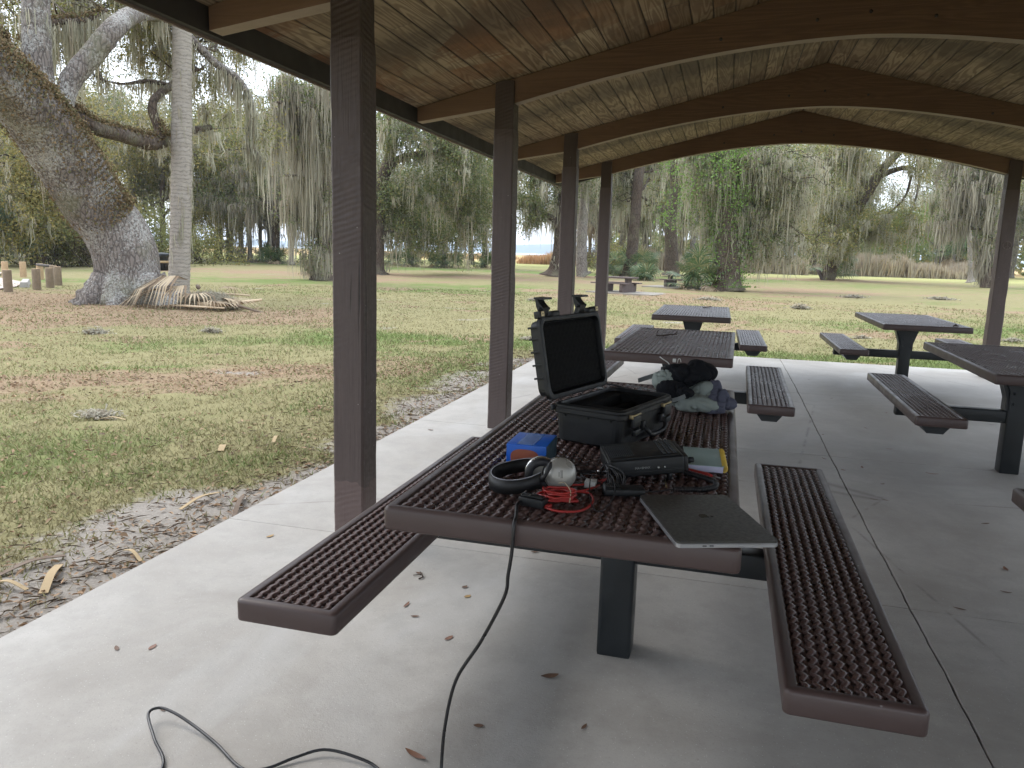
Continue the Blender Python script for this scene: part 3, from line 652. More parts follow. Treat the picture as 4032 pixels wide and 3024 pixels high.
# radio transceiver ------------------------------------------------
def radio():
    a=.276; L_,D_,H_=.205,.183,.048
    o=thing('radio_transceiver','black portable radio transceiver with keypad and side knobs, wires plugged in','radio',(-.266,2.002,TZ+.003),a)
    tilt=math.atan2(.024,L_)
    body=obj('radio_body',G().box(0,L_,0,D_,0,H_,.005).box(.006,L_-.012,.010,D_-.010,H_-.001,H_+.0035,.002).box(0.004,L_-.004,-.003,.001,.010,.016,.001),M_BLKPL,o); body.rotation_euler=(0,-tilt,0)
    g=G()
    for i in range(13):
        for j in range(8): g.box(.012+i*.0052,.0150+i*.0052,.030+j*.0150,.042+j*.0150,H_+.0034,H_+.0056)
    obj('speaker_grille',g,M_GREYPL,body)
    g=G()
    for j in range(3):
        for i in range(8): g.box(L_-.052+j*.014,L_-.043+j*.014,.020+i*.0185,.033+i*.0185,H_+.0034,H_+.0062,.0012)
    obj('keypad',g,M_GREYPL,body)
    g=G(); g.box(L_-.0005,L_+.012,.006,D_-.006,.003,H_-.003,.003); obj('front_panel',g,M_BLKRUB,body)
    for y,z,r,l in ((.030,.026,.0085,.020),(.062,.014,.0085,.018),(.152,.020,.017,.018)):
        g=G(); g.cyl((L_+.011,y,z),(L_+.011+l,y,z),r,18,r*.86); g.cyl((L_+.010,y,z),(L_+.014,y,z),r*1.15,18); obj('knob',g,M_BLKRUB,body)
    cu=bpy.data.curves.new('lettering','FONT'); cu.body='MA\u00d78MAX'; cu.size=.0088; cu.extrude=.0002
    t0=bpy.data.objects.new('tmp',cu); link(t0); bpy.context.view_layer.update(); me=bpy.data.meshes.new_from_object(t0.evaluated_get(bpy.context.evaluated_depsgraph_get())); bpy.data.objects.remove(t0); me.materials.clear()
    t=bpy.data.objects.new('lettering',me); link(t); t.parent=body; t.location=(.072,-.0005,.021); t.rotation_euler=(R(90),0,0); me.materials.append(plain('grey lettering',(.25,.26,.25),.6,bump=0))
    for x,r in ((.135,.0028),(.152,.0022),(.012,.0022)):
        g=G(); g.cyl((x,-.003,.022),(x,.001,.022),r,10); obj('screw',g,M_SILV,body)
    for x,y in ((.03,.03),(.17,.03),(.17,.15),(.03,.15)):
        g=G(); g.cyl((x,y,-.004),(x,y,.001+x*tilt),.007,10); obj('rubber_foot',g,M_BLKRUB,o)
radio()
# headphones ------------------------------------------------
def headphones():
    hp=thing('headphones','over-ear headphones with silver cups and black band lying on the table','headphones',(-.47,1.86,TZ))
    P=smooth_path([(-.449,1.975,.030),(-.487,1.985,.026),(-.528,1.965,.020),(-.553,1.925,.018),(-.556,1.875,.017),(-.540,1.825,.017),(-.508,1.795,.018),(-.470,1.790,.022),(-.436,1.800,.030),(-.412,1.815,.040)],5)
    P[:,2]+=TZ
    def strip(P,h,t):
        n=len(P); T=np.gradient(P,axis=0); V=[];F=[]
        for p,d in zip(P,T):
            nn=np.array([d[1],-d[0],0]); nn/=np.linalg.norm(nn)
            for a,b in ((-1,-1),(1,-1),(1.25,0),(1,1),(-1,1),(-1.2,0)): V.append(p+nn*a*t+np.array([0,0,b*h]))
        for i in range(n-1):
            for k in range(6): F.append((i*6+k,i*6+(k+1)%6,(i+1)*6+(k+1)%6,(i+1)*6+k))
        F.append(tuple(range(5,-1,-1))); F.append(tuple((n-1)*6+i for i in range(6))); g=G(); g.add(V,F,True); return g
    wpart('headband',strip(P,.0175,.0055),M_BLKRUB,hp)
    Q=P.copy(); Q[:,2]+=.0183; wpart('band_piping',G().tube(Q,.0011,6),plain('pale piping',(.35,.35,.38),.5),hp)
    def cup(c,n,r,lab):
        n=Vector(n).normalized(); M=Matrix.Translation(Vector(c))@n.to_track_quat('Z','Y').to_matrix().to_4x4()
        s=wpart('ear_cup',G().lathe([(0,.021),(r*.35,.0205),(r*.62,.0185),(r*.85,.012),(r*.97,.004),(r,-.004),(r*.98,-.010),(r*.9,-.012),(0,-.012)],M=M,sides=32),M_CUP,hp)
        wpart('ring_trim',G().lathe([(r*.99,-.0125),(r*1.03,-.010),(r*1.03,-.007),(r*.99,-.0055)],M=M,sides=32),M_SILV,hp)
        wpart('ear_pad',G().lathe([(r*.55,-.012),(r*1.0,-.013),(r*1.06,-.020),(r*.98,-.029),(r*.75,-.031),(r*.55,-.026)],M=M,sides=32),M_PAD,hp)
        return M
    M1=cup((-.368,1.850,TZ+.050),(.38,-.90,.22),.041,1)
    M2=cup((-.424,1.868,TZ+.048),(-.30,.92,.10),.040,0)
    g=G(); g.box(-.012,.010,-.001,.001,0,.0012)
    for yy,ww in ((.006,.010),(.003,.010),(.0,.010),(-.004,.006)): g.box(-ww,ww,yy-.0008,yy+.0008,.0204,.0212)
    g2=G(); 
    for vv,ff in zip(g.v[1:],[0]*4): pass
    lg=G()
    for yy,ww in ((.004,.010),(.001,.010),(-.004,.006)): lg.box(-.004+yy-.0007,-.004+yy+.0007,-ww,ww,.0200,.0210,M=M1)
    wpart('cup_lettering',lg,M_BLKRUB,hp)
    yk=smooth_path([(-.412,1.812,TZ+.040),(-.398,1.800,TZ+.052),(-.392,1.802,TZ+.070),(-.386,1.812,TZ+.082)],4); wpart('yoke',strip(yk,.008,.004),M_BLKRUB,hp)
    yk=smooth_path([(-.449,1.975,TZ+.030),(-.430,1.945,TZ+.045),(-.424,1.915,TZ+.060),(-.422,1.895,TZ+.072)],4); wpart('yoke',strip(yk,.007,.004),M_BLKRUB,hp)
M_CUP=plain('satin silver plastic',(.34,.33,.30),.34,.35,var=.06,bump=.03); M_PAD=plain('black leatherette',(.014,.014,.018),.5,var=.3,scale=120,bump=.5)
headphones()
# cables ------------------------------------------------
M_RED=plain('red cable jacket',(.34,.022,.018),.35,var=.12); M_BLKW=plain('black cable jacket',(.010,.010,.011),.35,var=.2); M_GRW=plain('grey cable jacket',(.05,.055,.06),.35)
rg=random.Random(12)
def loop(cx,cy,rx,ry,rot,z,n=14,turns=1,wob=.12,dz=.004):
    P=[];ph=rg.uniform(0,6)
    for i in range(int(n*turns)+1):
        a=ph+2*PI*i/n; s=1+rg.uniform(-wob,wob); x,y=rx*s*math.cos(a),ry*s*math.sin(a)
        P.append((cx+x*math.cos(rot)-y*math.sin(rot),cy+x*math.sin(rot)+y*math.cos(rot),z+rg.uniform(0,dz)))
    return P
red=thing('red_cable','coiled red test lead heaped beside the silver ear cup','cable',(-.35,1.77,TZ))
g=G(); 
for i in range(7): g.tube(smooth_path(loop(-.352+rg.uniform(-.008,.008),1.772+rg.uniform(-.008,.008),.040+rg.uniform(-.008,.006),.024+rg.uniform(-.006,.006),R(25+rg.uniform(-18,18)),TZ+.006+.0045*i*.8,12,1.0,.10,.005),4),.0029,8)
g.tube(smooth_path([(-.398,1.775,TZ+.006),(-.392,1.735,TZ+.004),(-.355,1.703,TZ+.004),(-.318,1.702,TZ+.004),(-.285,1.73,TZ+.004),(-.274,1.79,TZ+.006),(-.290,1.845,TZ+.008),(-.315,1.84,TZ+.012),(-.33,1.81,TZ+.018)],5),.0029,8)
g.tube(smooth_path([(-.322,1.81,TZ+.02),(-.305,1.85,TZ+.014),(-.285,1.905,TZ+.01),(-.27,1.95,TZ+.012)],5),.0029,8); g.tube(smooth_path([(-.345,1.86,TZ+.02),(-.315,1.90,TZ+.014),(-.285,1.955,TZ+.01),(-.262,1.99,TZ+.010)],5),.0029,8)
wpart('cable_coil',g,M_RED,red)
g=G(); g.tube(smooth_path([(-.362,1.80,TZ+.040),(-.345,1.79,TZ+.046),(-.325,1.765,TZ+.034),(-.322,1.74,TZ+.014)],5),.0012,6); wpart('wire_tie',g,plain('tan twist tie',(.40,.33,.22),.5),red)
g=G(); g.box(-.314,-.286,1.895,1.925,TZ+.006,TZ+.024,.002); g.box(-.310,-.290,1.925,1.934,TZ+.008,TZ+.021,.001); wpart('plug',g,plain('white nylon connector',(.48,.48,.46),.5),red)
bw=thing('black_wires','tangle of thin black leads between the headphones and the radio','wires',(-.29,1.92,TZ))
g=G()
for i in range(14): g.tube(smooth_path([(-.262+rg.uniform(-.01,.01),2.02+rg.uniform(-.02,.02),TZ+.018),(-.268+rg.uniform(-.01,.01),1.975,TZ+.03+rg.uniform(0,.02)),(-.262+.006*i*.6,1.935,TZ+.028+rg.uniform(0,.015)),(-.252+.005*i*.5,1.90+rg.uniform(-.02,.02),TZ+.006),(-.262+.004*i,1.93+rg.uniform(-.01,.03),TZ+.005)],5),.0019,6)
for i in range(8): g.tube(smooth_path(loop(-.296,1.985,.030+.006*i,.045+.006*i,R(20*i),TZ+.004,10,.8,.2,.012),4),.0012,6)
g.tube(smooth_path([(-.300,1.945,TZ+.03),(-.297,1.88,TZ+.034),(-.283,1.80,TZ+.014),(-.262,1.742,TZ+.003),(-.240,1.755,TZ+.003),(-.228,1.83,TZ+.018),(-.240,1.90,TZ+.034),(-.262,1.95,TZ+.04)],6),.0015,6)
g.tube(smooth_path([(-.420,1.90,TZ+.05),(-.432,1.985,TZ+.034),(-.418,2.06,TZ+.014),(-.372,2.10,TZ+.006),(-.31,2.115,TZ+.010),(-.276,2.09,TZ+.02)],6),.0013,6)
g.tube(smooth_path([(-.44,1.96,TZ+.006),(-.40,2.02,TZ+.004),(-.345,2.03,TZ+.004),(-.30,2.0,TZ+.012)],6),.0013,6)
g.tube(smooth_path([(-.30,2.04,TZ+.01),(-.275,2.03,TZ+.045),(-.262,1.99,TZ+.052),(-.258,1.96,TZ+.03)],6),.002,6)
wpart('lead_bundle',g,M_BLKW,bw)
for g in (G().cyl((-.303,2.037,TZ+.012),(-.294,2.040,TZ+.014),.003,8),G().cyl((-.262,1.975,TZ+.020),(-.254,1.972,TZ+.020),.0035,8)): wpart('metal_tip',g,M_SILV,bw)
# hand microphone with coiled cord
mc=thing('hand_microphone','black hand microphone lying in front of the radio with its coiled cord','microphone',(-.22,1.885,TZ))
M=Matrix.Translation((-.212,1.888,TZ))@Matrix.Rotation(R(16),4,'Z')
g=G(); g.box(-.052,.052,-.022,.024,.002,.022,.006,M=M); g.box(-.050,-.010,-.019,.020,.0215,.0255,.002,M=M); wpart('microphone_body',g,M_BLKPL,mc)
g=G()
for i in range(7): g.box(-.047+.0055*i,-.0445+.0055*i,-.015,.016,.0250,.0270,M=M)
wpart('grille_ribs',g,M_GREYPL,mc)
ctr=smooth_path([(-.165,1.905,TZ+.008),(-.130,1.93,TZ+.007),(-.098,1.946,TZ+.010),(-.060,1.957,TZ+.011),(-.018,1.975,TZ+.011),(.010,2.010,TZ+.011),(.008,2.055,TZ+.011),(-.020,2.085,TZ+.011),(-.060,2.110,TZ+.012),(-.085,2.125,TZ+.016)],24)
Pp,T_,N_,B_=frames(ctr); s=np.concatenate([[0],np.cumsum(np.linalg.norm(np.diff(ctr,axis=0),axis=1))]); 
idx=s>.085; hel=[]
ss=np.arange(.085,s[-1]-.004,.00055)
for q in ss:
    c_=np.array([np.interp(q,s,ctr[:,k]) for k in range(3)]); nn=np.array([np.interp(q,s,N_[:,k]) for k in range(3)]); bb=np.array([np.interp(q,s,B_[:,k]) for k in range(3)]); a=q/.0042*2*PI
    hel.append(c_+.0068*(nn*math.cos(a)+bb*math.sin(a)))
g=G(); g.tube(hel,.0014,5); g.tube(ctr[:int(np.argmax(idx))+2],.0018,6); wpart('coiled_cord',g,M_BLKW,mc)
pn=thing('test_probe','red test probe with bare metal tip beside the notebook','probe',(-.04,2.14,TZ))
a,b=Vector((-.088,2.165,TZ+.010)),Vector((.002,2.120,TZ+.008)); d=(b-a).normalized(); wpart('probe_grip',G().tube([a,a+d*.01,a+d*.085,b],[.0045,.0058,.0058,.003],10),M_RED,pn); wpart('probe_tip',G().tube([b,b+d*.014,b+d*.024],[.0022,.0018,.0006],8),M_SILV,pn)
o=obj('metal_pin',G().tube([(-.122,2.055,TZ+.004),(-.112,1.985,TZ+.003)],.0018,8),M_BRASS); tag(o,'thin brass pin on the table mesh in front of the radio','pin')
ab=thing('adapter_block','black plug adapter with pale contact strips at the near table edge','adapter',(-.405,1.735,TZ),R(-12))
g=G(); g.box(-.034,.030,-.022,.020,0,.022,.003); g.box(-.030,.026,-.018,.000,.022,.028,.003); obj('adapter_body',g,M_BLKPL,ab)
for x in (-.028,-.006):
    for yy in (-.020,-.001):
        g=G(); g.box(x-.0012,x+.0012,yy,yy+.010,.0278,.0292); obj('contact',g,M_SILV,ab)
g=G(); g.box(.032,.044,-.012,.004,0,.010,.002); obj('orange_clip',g,M_RED,ab)
foil=G(); rr=np.random.default_rng(2)
for i in range(5): c=(-.247+.012*i+rr.normal()*.003,2.440,TZ+.006); foil.add([tuple(np.array(c)+rr.normal(size=3)*.006) for _ in range(4)],[(0,1,2),(0,2,3),(1,3,2),(0,3,1)])
tag(obj('foil_scrap',foil,M_SILV),'crumpled silver foil scrap between the case and the radio','foil')
g=G(); g.tube(smooth_path([(-.205,2.42,TZ+.004),(-.180,2.44,TZ+.018),(-.170,2.44,TZ+.026),(-.160,2.44,TZ+.020),(-.152,2.44,TZ+.027),(-.145,2.44,TZ+.02)],4),.001,6); tag(obj('bent_wire',g,plain('pale bare wire',(.55,.55,.52),.35,.5)),'short bent pale wire standing behind the radio','wire')
# power cable: off the near table edge to the floor, then across it
g=G(); pts=[(-.432,1.742,TZ+.012),(-.440,1.70,TZ+.008),(-.430,1.655,TZ+.006),(-.420,1.612,TZ+.006),(-.418,1.592,TZ-.004),(-.419,1.585,.70),(-.425,1.580,.645),(-.434,1.585,.588),(-.491,1.60,.464),(-.551,1.60,.354),(-.574,1.59,.233),(-.575,1.57,.13),(-.565,1.52,.05),(-.56,1.44,.012),(-.60,1.30,.005),(-.75,1.15,.005)]
g.tube(smooth_path(pts,7),.0042,10)
tag(obj('power_cable',g,M_BLKW),'black cable hanging from the table end down to the floor','cable')
g=G(); pts=[(-.95,1.30,.005),(-1.02,1.50,.0045),(-1.054,1.609,.005),(-1.040,1.658,.02),(-.959,1.700,.03),(-.868,1.700,.02),(-.789,1.68,.006),(-.72,1.58,.005),(-.66,1.42,.005)]
g=G(); pts=[(-1.31,1.36,.005),(-1.33,1.522,.005),(-1.42,1.60,.02),(-1.500,1.672,.032),(-1.490,1.703,.036),(-1.44,1.702,.032),(-1.364,1.685,.020),(-1.261,1.648,.008),(-1.136,1.583,.005),(-1.075,1.60,.005),(-1.02,1.655,.012),(-.959,1.700,.018),(-.868,1.702,.015),(-.79,1.685,.006),(-.70,1.60,.005),(-.60,1.45,.005)]
g.tube(smooth_path(pts,6),.0042,10)
tag(obj('floor_cable',g,M_BLKW),'black cable looping over the concrete at the bottom of the photo','cable')
# backpack ------------------------------------------------
def m_fab(name,c,sc=260):
    k=NB(name); v=k.coord(); f=k.noise(v,14,4,.6); wv=k.mix(.5,k.wave(v,sc,.3,1,1,'X'),k.wave(v,sc,.3,1,1,'Z')); col=k.mix(f,tuple(x*.75 for x in c),tuple(x*1.15 for x in c)); k.bump(wv,.2,.0008); return k.fin(col,.85,spec=.2)
M_FG=m_fab('grey green nylon',(.27,.31,.29)); M_FB=m_fab('black nylon',(.010,.011,.014)); M_FS=m_fab('slate canvas',(.10,.105,.145)); M_STRAP=m_fab('grey webbing',(.22,.235,.235))
def blob(parts,seed,sub=4,wr=.010,freq=16):
    """soft bag body: displaced sphere hull through several ellipsoids"""
    from mathutils import noise as mn
    bm=bmesh.new(); bmesh.ops.create_icosphere(bm,subdivisions=min(6,sub+1),radius=1); C=Vector((0,0,0)); tot=sum(p[3] for p in parts)
    for p in parts: C+=Vector(p[:3])*p[3]/tot
    for v in bm.verts:
        d=v.co.normalized(); best=0
        for (x,y,z,r,sx,sy,sz) in parts:
            c=Vector((x,y,z))-C; s=Vector((sx,sy,sz))
            dd=Vector((d.x/sx,d.y/sy,d.z/sz)); cc=Vector((c.x/sx,c.y/sy,c.z/sz)); a=dd.dot(dd); b=-2*dd.dot(cc); q=cc.dot(cc)-r*r; disc=b*b-4*a*q
            if disc>0: best=max(best,(-b+math.sqrt(disc))/(2*a))
        if best==0: best=.02
        p=C+d*best; n_=mn.noise(p*freq+Vector((seed,0,0)))*1.3; r1=1-min(1,abs(mn.noise(Vector((p.x*freq*1.3,p.y*freq,p.z*freq*.6))+Vector((seed*2,1,0))))*4.5); r2=1-min(1,abs(mn.noise(Vector((p.x*freq*1.1+p.z*freq,p.y*freq*1.7,p.z*freq*1.9))+Vector((seed,5,2))))*5); rid=-1.1*r1*r1-.7*r2*r2+.5
        v.co=p+d*(n_*wr+rid*wr*.8)
        v.co.z=max(v.co.z,TZ+.001)
    g=G(); g.bm(bm,smooth=True); return g
bp=thing('backpack','slumped grey and black backpack with loose straps behind the open case','backpack',(-.14,3.15,TZ))
wpart('main_body',blob([(-.075,3.10,.790,.075,1.35,1.2,.55),(-.15,3.20,.820,.065,1,1.2,.9),(-.05,3.12,.835,.045,1.2,1,.9)],1,5,.013,13),M_FG,bp)
wpart('top_pouch',blob([(-.140,3.13,.893,.060,1.35,1.0,.72),(-.080,3.15,.905,.052,1.35,1,.85),(-.16,3.12,.862,.040,1.2,.9,1)],5,5,.010,15),M_FB,bp)
wpart('black_panel',blob([(-.175,3.06,.835,.046,1.2,.7,.9),(-.120,3.03,.838,.030,1.2,.8,.7)],8,5,.010,17),M_FB,bp)
wpart('grey_pocket',blob([(-.208,3.11,.868,.047,.9,.9,.9)],11,5,.009,18),M_FG,bp)
wpart('slate_flap',blob([(.004,3.09,.798,.054,.9,.8,1.0),(-.012,3.12,.846,.034,.75,.9,1.25),(.036,3.12,.792,.030,1.2,1,.8),(-.02,3.06,.775,.03,1,1,.6)],14,5,.013,16),M_FS,bp)
def ribbon(P,wd,t=.0012,up=(0,0,1)):
    P=smooth_path(P,5); T=np.gradient(P,axis=0); V=[];F=[]
    for p,d in zip(P,T):
        s=np.cross(d,up); s/=max(np.linalg.norm(s),1e-6); n=np.cross(s,d); n/=max(np.linalg.norm(n),1e-6)
        for a,b in ((-1,-1),(1,-1),(1,1),(-1,1)): V.append(p+s*a*wd/2+n*b*t)
    for i in range(len(P)-1):
        for k in range(4): F.append((i*4+k,i*4+(k+1)%4,(i+1)*4+(k+1)%4,(i+1)*4+k))
    F.append((3,2,1,0)); n=len(P)-1; F.append((4*n,4*n+1,4*n+2,4*n+3)); g=G(); g.add(V,F,False); return g
wpart('strap',ribbon([(-.322,3.18,.850),(-.30,3.19,.858),(-.26,3.19,.874),(-.222,3.19,.893),(-.20,3.17,.90)],.020,.0014,(0,.9,.4)),M_STRAP,bp)
wpart('strap',ribbon([(-.56,3.50,TZ+.012),(-.48,3.46,TZ+.018),(-.40,3.42,TZ+.012),(-.33,3.38,TZ+.008),(-.24,3.30,TZ+.02)],.022),M_FB,bp)
wpart('strap',ribbon([(-.52,3.36,TZ+.016),(-.44,3.30,TZ+.02),(-.36,3.24,TZ+.012),(-.30,3.18,TZ+.010),(-.22,3.12,TZ+.03)],.026),M_STRAP,bp)
wpart('strap',ribbon([(-.40,3.46,TZ+.02),(-.34,3.44,TZ+.018),(-.28,3.42,TZ+.012),(-.2,3.36,TZ+.02)],.012),M_STRAP,bp)
wpart('strap',ribbon([(-.19,3.02,.800),(-.15,2.99,.818),(-.12,2.995,.832)],.016,.0014,(0,1,.2)),M_STRAP,bp)
g=G(); g.box(-.232,-.200,3.165,3.185,.893,.915,.004); g.box(-.226,-.206,3.160,3.190,.899,.909,.002); wpart('buckle',g,M_GREYPL,bp)
g=G(); g.tube(smooth_path([(-.238,3.16,.957),(-.222,3.15,.948),(-.205,3.15,.938),(-.195,3.15,.925)],4),.002,6); g.box(-.185,-.172,3.14,3.15,.940,.955,.002); g.tube(smooth_path([(-.166,3.145,.938),(-.163,3.145,.954),(-.156,3.145,.955),(-.152,3.145,.942)],4),.0015,6); wpart('zip_pull',g,plain('pale zip cord',(.55,.56,.55),.6),bp)
g=G(); g.prism([(-.345,TZ+.003),(-.325,TZ+.045),(-.312,TZ+.050),(-.305,TZ+.004)],3.22,3.23); g.tube(smooth_path([(-.31,3.22,TZ+.006),(-.30,3.215,TZ+.018),(-.27,3.215,TZ+.019),(-.24,3.215,TZ+.012),(-.235,3.22,TZ+.004)],4),.0035,6); wpart('side_clip',g,M_STRAP,bp)
# scribble on the mesh near the left rim
g=G(); rs=random.Random(3)
for i in range(6):
    x,y=-.60+rs.uniform(-.025,.025),2.745+rs.uniform(-.04,.04); g.tube(smooth_path([(x+rs.uniform(-.015,.015),y+rs.uniform(-.015,.015),TZ-.0065) for _ in range(4)],4),.0013,4)
tag(obj('pen_scribble',g,plain('blue ink marks',(.03,.06,.25),.5)),'faint blue scribble on the near table mesh left of the case','scribble')
# ---------------- plants ----------------
OAK_TRUNK=[(-13.91,15.73,-0.19,1.02),(-13.93,15.71,0.06,0.85),(-13.94,15.7,0.46,0.75),(-13.99,15.66,1.06,0.72),(-14.16,15.5,1.65,0.7),(-14.3,15.1,2.2,0.67),(-14.31,14.54,3.01,0.65),(-14.32,13.96,3.7,0.64),(-14.26,13.3,4.23,0.59),(-14.25,12.57,4.66,0.53),(-14.26,11.79,4.97,0.45),(-14.3,10.93,5.3,0.35)]
OAK_LIMBS=[[(-14.41,14.3,3.95,0.33),(-14.58,14.27,4.42,0.31),(-14.72,14.27,4.87,0.29),(-14.78,14.35,5.65,0.29),(-14.83,14.45,6.46,0.27),(-14.93,14.63,7.54,0.25),(-14.91,14.78,8.72,0.16)],[(-14.32,14.39,3.96,0.2),(-14.32,14.53,4.38,0.2),(-14.29,14.7,4.84,0.22),(-14.03,15.09,5.46,0.24),(-13.84,15.52,6.08,0.23),(-14.3,16.72,6.76,0.2),(-14.85,18.08,7.16,0.14),(-15.41,19.56,7.41,0.12),(-15.07,19.95,7.03,0.11),(-14.63,20.28,6.51,0.11),(-14.16,20.6,6.15,0.1),(-13.84,20.82,5.61,0.08),(-13.81,20.84,4.99,0.06),(-13.91,20.77,4.5,0.05),(-13.69,20.92,4.02,0.03),(-13.5,21.04,3.73,0.02)],[(-14.49,14.65,4.28,0.11),(-14.36,14.77,4.19,0.13),(-14.23,15.17,3.93,0.16),(-14.61,16.45,3.94,0.17),(-15.14,18.11,3.99,0.2),(-15.62,19.39,4.23,0.16),(-15.5,20.13,4.57,0.12),(-15.23,20.83,4.81,0.08)],[(-15.21,18.56,4.16,0.13),(-15.22,18.56,4.42,0.12),(-15.39,18.55,4.93,0.12),(-15.42,18.78,5.3,0.1),(-15.49,19.49,5.73,0.1),(-15.38,19.97,6.15,0.07),(-15.11,20.42,6.38,0.03)],[(-14.37,13.33,4.49,0.16),(-15.11,13.85,5.44,0.13),(-15.71,13.93,5.79,0.11)],[(-15.61,14.78,5.74,0.09),(-15.57,15.54,6.32,0.08),(-15.36,16.31,6.58,0.07),(-15.25,16.95,6.99,0.04)],[(-15.47,19.51,5.73,0.06),(-15.9,19.03,5.76,0.06),(-16.26,18.46,5.59,0.03),(-16.53,17.95,5.62,0.02)]]
PALM_TRUNK=[(-14.98,18.75,-0.1,0.36),(-14.98,18.75,0.02,0.31),(-14.94,18.78,0.48,0.29),(-14.87,18.84,1.76,0.28),(-14.81,18.89,3.15,0.28),(-14.76,18.92,4.51,0.27),(-14.71,18.96,5.85,0.25),(-14.67,18.99,7.16,0.25),(-14.64,19.02,8.57,0.23)]
T1T=[(-6.24,51.62,-0.13,0.67),(-6.17,51.63,0.31,0.49),(-6.08,51.64,1.79,0.38),(-6.02,51.65,3.75,0.35),(-5.98,51.66,5.36,0.33),(-5.9,51.66,6.88,0.33),(-5.8,51.68,8.53,0.29),(-5.68,51.69,10.71,0.24)]
T2T=[(-4.04,59.86,-0.06,0.77),(-4.02,59.87,0.39,0.57),(-4.19,59.85,2.31,0.46),(-4.32,59.84,3.8,0.44),(-4.26,59.85,4.73,0.36),(-4.17,59.85,6.02,0.3),(-4.32,59.84,7.84,0.32),(-4.33,59.84,8.93,0.32),(-4.3,59.85,11.08,0.24)]
T2B1=[(-4.19,59.85,4.17,0.28),(-4.66,59.82,4.57,0.27),(-5.02,59.79,5.05,0.19)]
T2B2=[(-4.03,59.86,5.74,0.13),(-3.57,59.89,6.57,0.11),(-3.32,59.91,7.3,0.1),(-3.29,59.91,8.57,0.08),(-3.2,59.91,10.0,0.06)]
T3T=[(0.06,37.0,-0.12,0.87),(0.03,37.0,0.29,0.64),(0.0,37.0,1.32,0.53),(-0.14,37.0,2.69,0.48),(-0.32,37.0,4.03,0.45),(-0.36,37.0,5.14,0.41),(-0.43,37.0,6.13,0.39),(-0.5,37.0,7.66,0.32),(-0.64,36.99,9.27,0.22)]
T4T=[(7.24,65.6,-0.27,1.1),(7.59,65.56,-0.02,0.6),(7.91,65.52,1.13,0.5),(8.22,65.49,2.51,0.47),(8.89,65.4,4.64,0.47),(9.55,65.31,6.09,0.45),(10.17,65.21,7.27,0.42),(10.65,65.14,8.21,0.32),(11.4,65.01,9.11,0.27),(12.3,64.84,10.18,0.21),(13.49,64.61,11.2,0.13)]
T4B1=[(9.59,65.3,6.54,0.29),(9.52,65.31,7.37,0.23),(8.77,65.41,8.2,0.17),(8.4,65.46,8.99,0.15),(8.42,65.46,10.11,0.14),(7.91,65.52,11.43,0.09)]
T4B2=[(10.68,65.13,7.84,0.23),(11.66,64.96,8.23,0.19),(12.65,64.78,8.35,0.13),(13.21,64.66,7.61,0.09),(13.07,64.69,5.78,0.07),(12.55,64.8,4.29,0.05)]
T4B3=[(12.83,64.74,8.16,0.13),(13.43,64.62,8.69,0.11),(13.96,64.51,9.76,0.07)]
T4B4=[(12.7,64.77,7.8,0.09),(12.37,64.83,6.15,0.08),(11.16,65.05,4.66,0.06),(10.6,65.14,3.33,0.04)]
T5T=[(19.85,73.36,-0.08,0.51),(19.77,73.38,0.38,0.23),(19.51,73.45,2.27,0.19),(19.26,73.52,4.36,0.17),(19.01,73.58,6.84,0.15),(18.69,73.67,10.52,0.1)]
T6T=[(16.7,57.63,-0.11,0.58),(16.55,57.67,0.63,0.42),(16.33,57.73,2.1,0.33),(16.25,57.76,3.74,0.3),(16.17,57.78,5.35,0.28),(15.98,57.83,7.75,0.21),(15.75,57.89,10.44,0.13)]
HT=[(-10.84,49.83,-0.15,1.08),(-10.78,49.85,0.31,0.5),(-10.68,49.87,1.33,0.36),(-10.6,49.89,2.95,0.3),(-10.49,49.91,4.88,0.33),(-10.34,49.94,6.78,0.36),(-10.19,49.97,8.96,0.27),(-10.2,49.97,11.11,0.19)]
HB1=[(-10.57,49.89,2.63,0.28),(-10.75,49.85,3.27,0.25),(-11.05,49.79,3.55,0.21),(-11.51,49.68,3.77,0.18),(-11.86,49.6,3.82,0.15)]
HB2=[(-10.39,49.93,5.83,0.18),(-11.12,49.77,6.44,0.15),(-11.78,49.62,7.06,0.1),(-12.76,49.38,8.28,0.06)]
HP=[(-9.12,51.19,-0.15,0.59),(-9.27,51.17,0.21,0.4),(-9.38,51.15,2.03,0.35),(-9.31,51.16,4.33,0.32),(-9.26,51.17,6.27,0.28),(-9.16,51.19,8.5,0.21)]
GT=[(-19.68,41.58,-0.27,0.89),(-19.71,41.56,0.17,0.59),(-19.65,41.59,1.77,0.47),(-19.52,41.65,3.92,0.42),(-19.39,41.72,5.06,0.39),(-19.0,41.89,6.2,0.32),(-18.8,41.98,7.32,0.29),(-18.87,41.95,9.25,0.24)]
GB1=[(-19.0,41.89,5.92,0.25),(-18.41,42.16,6.44,0.22),(-17.55,42.52,6.71,0.19),(-16.75,42.84,6.86,0.16),(-15.94,43.15,7.03,0.1),(-14.85,43.54,7.5,0.06)]
GB2=[(-19.26,41.78,4.5,0.22),(-18.47,42.13,4.53,0.1),(-18.21,42.24,4.75,0.09),(-17.81,42.41,4.59,0.07)]
GB3=[(-16.17,43.06,3.76,0.04),(-16.01,43.12,4.05,0.1),(-15.7,43.24,4.35,0.12),(-15.36,43.36,4.65,0.1),(-14.81,43.55,4.95,0.06)]
GB4=[(-19.65,41.59,2.06,0.19),(-19.39,41.71,2.14,0.16),(-18.6,42.07,2.45,0.1),(-18.33,42.19,2.56,0.04)]
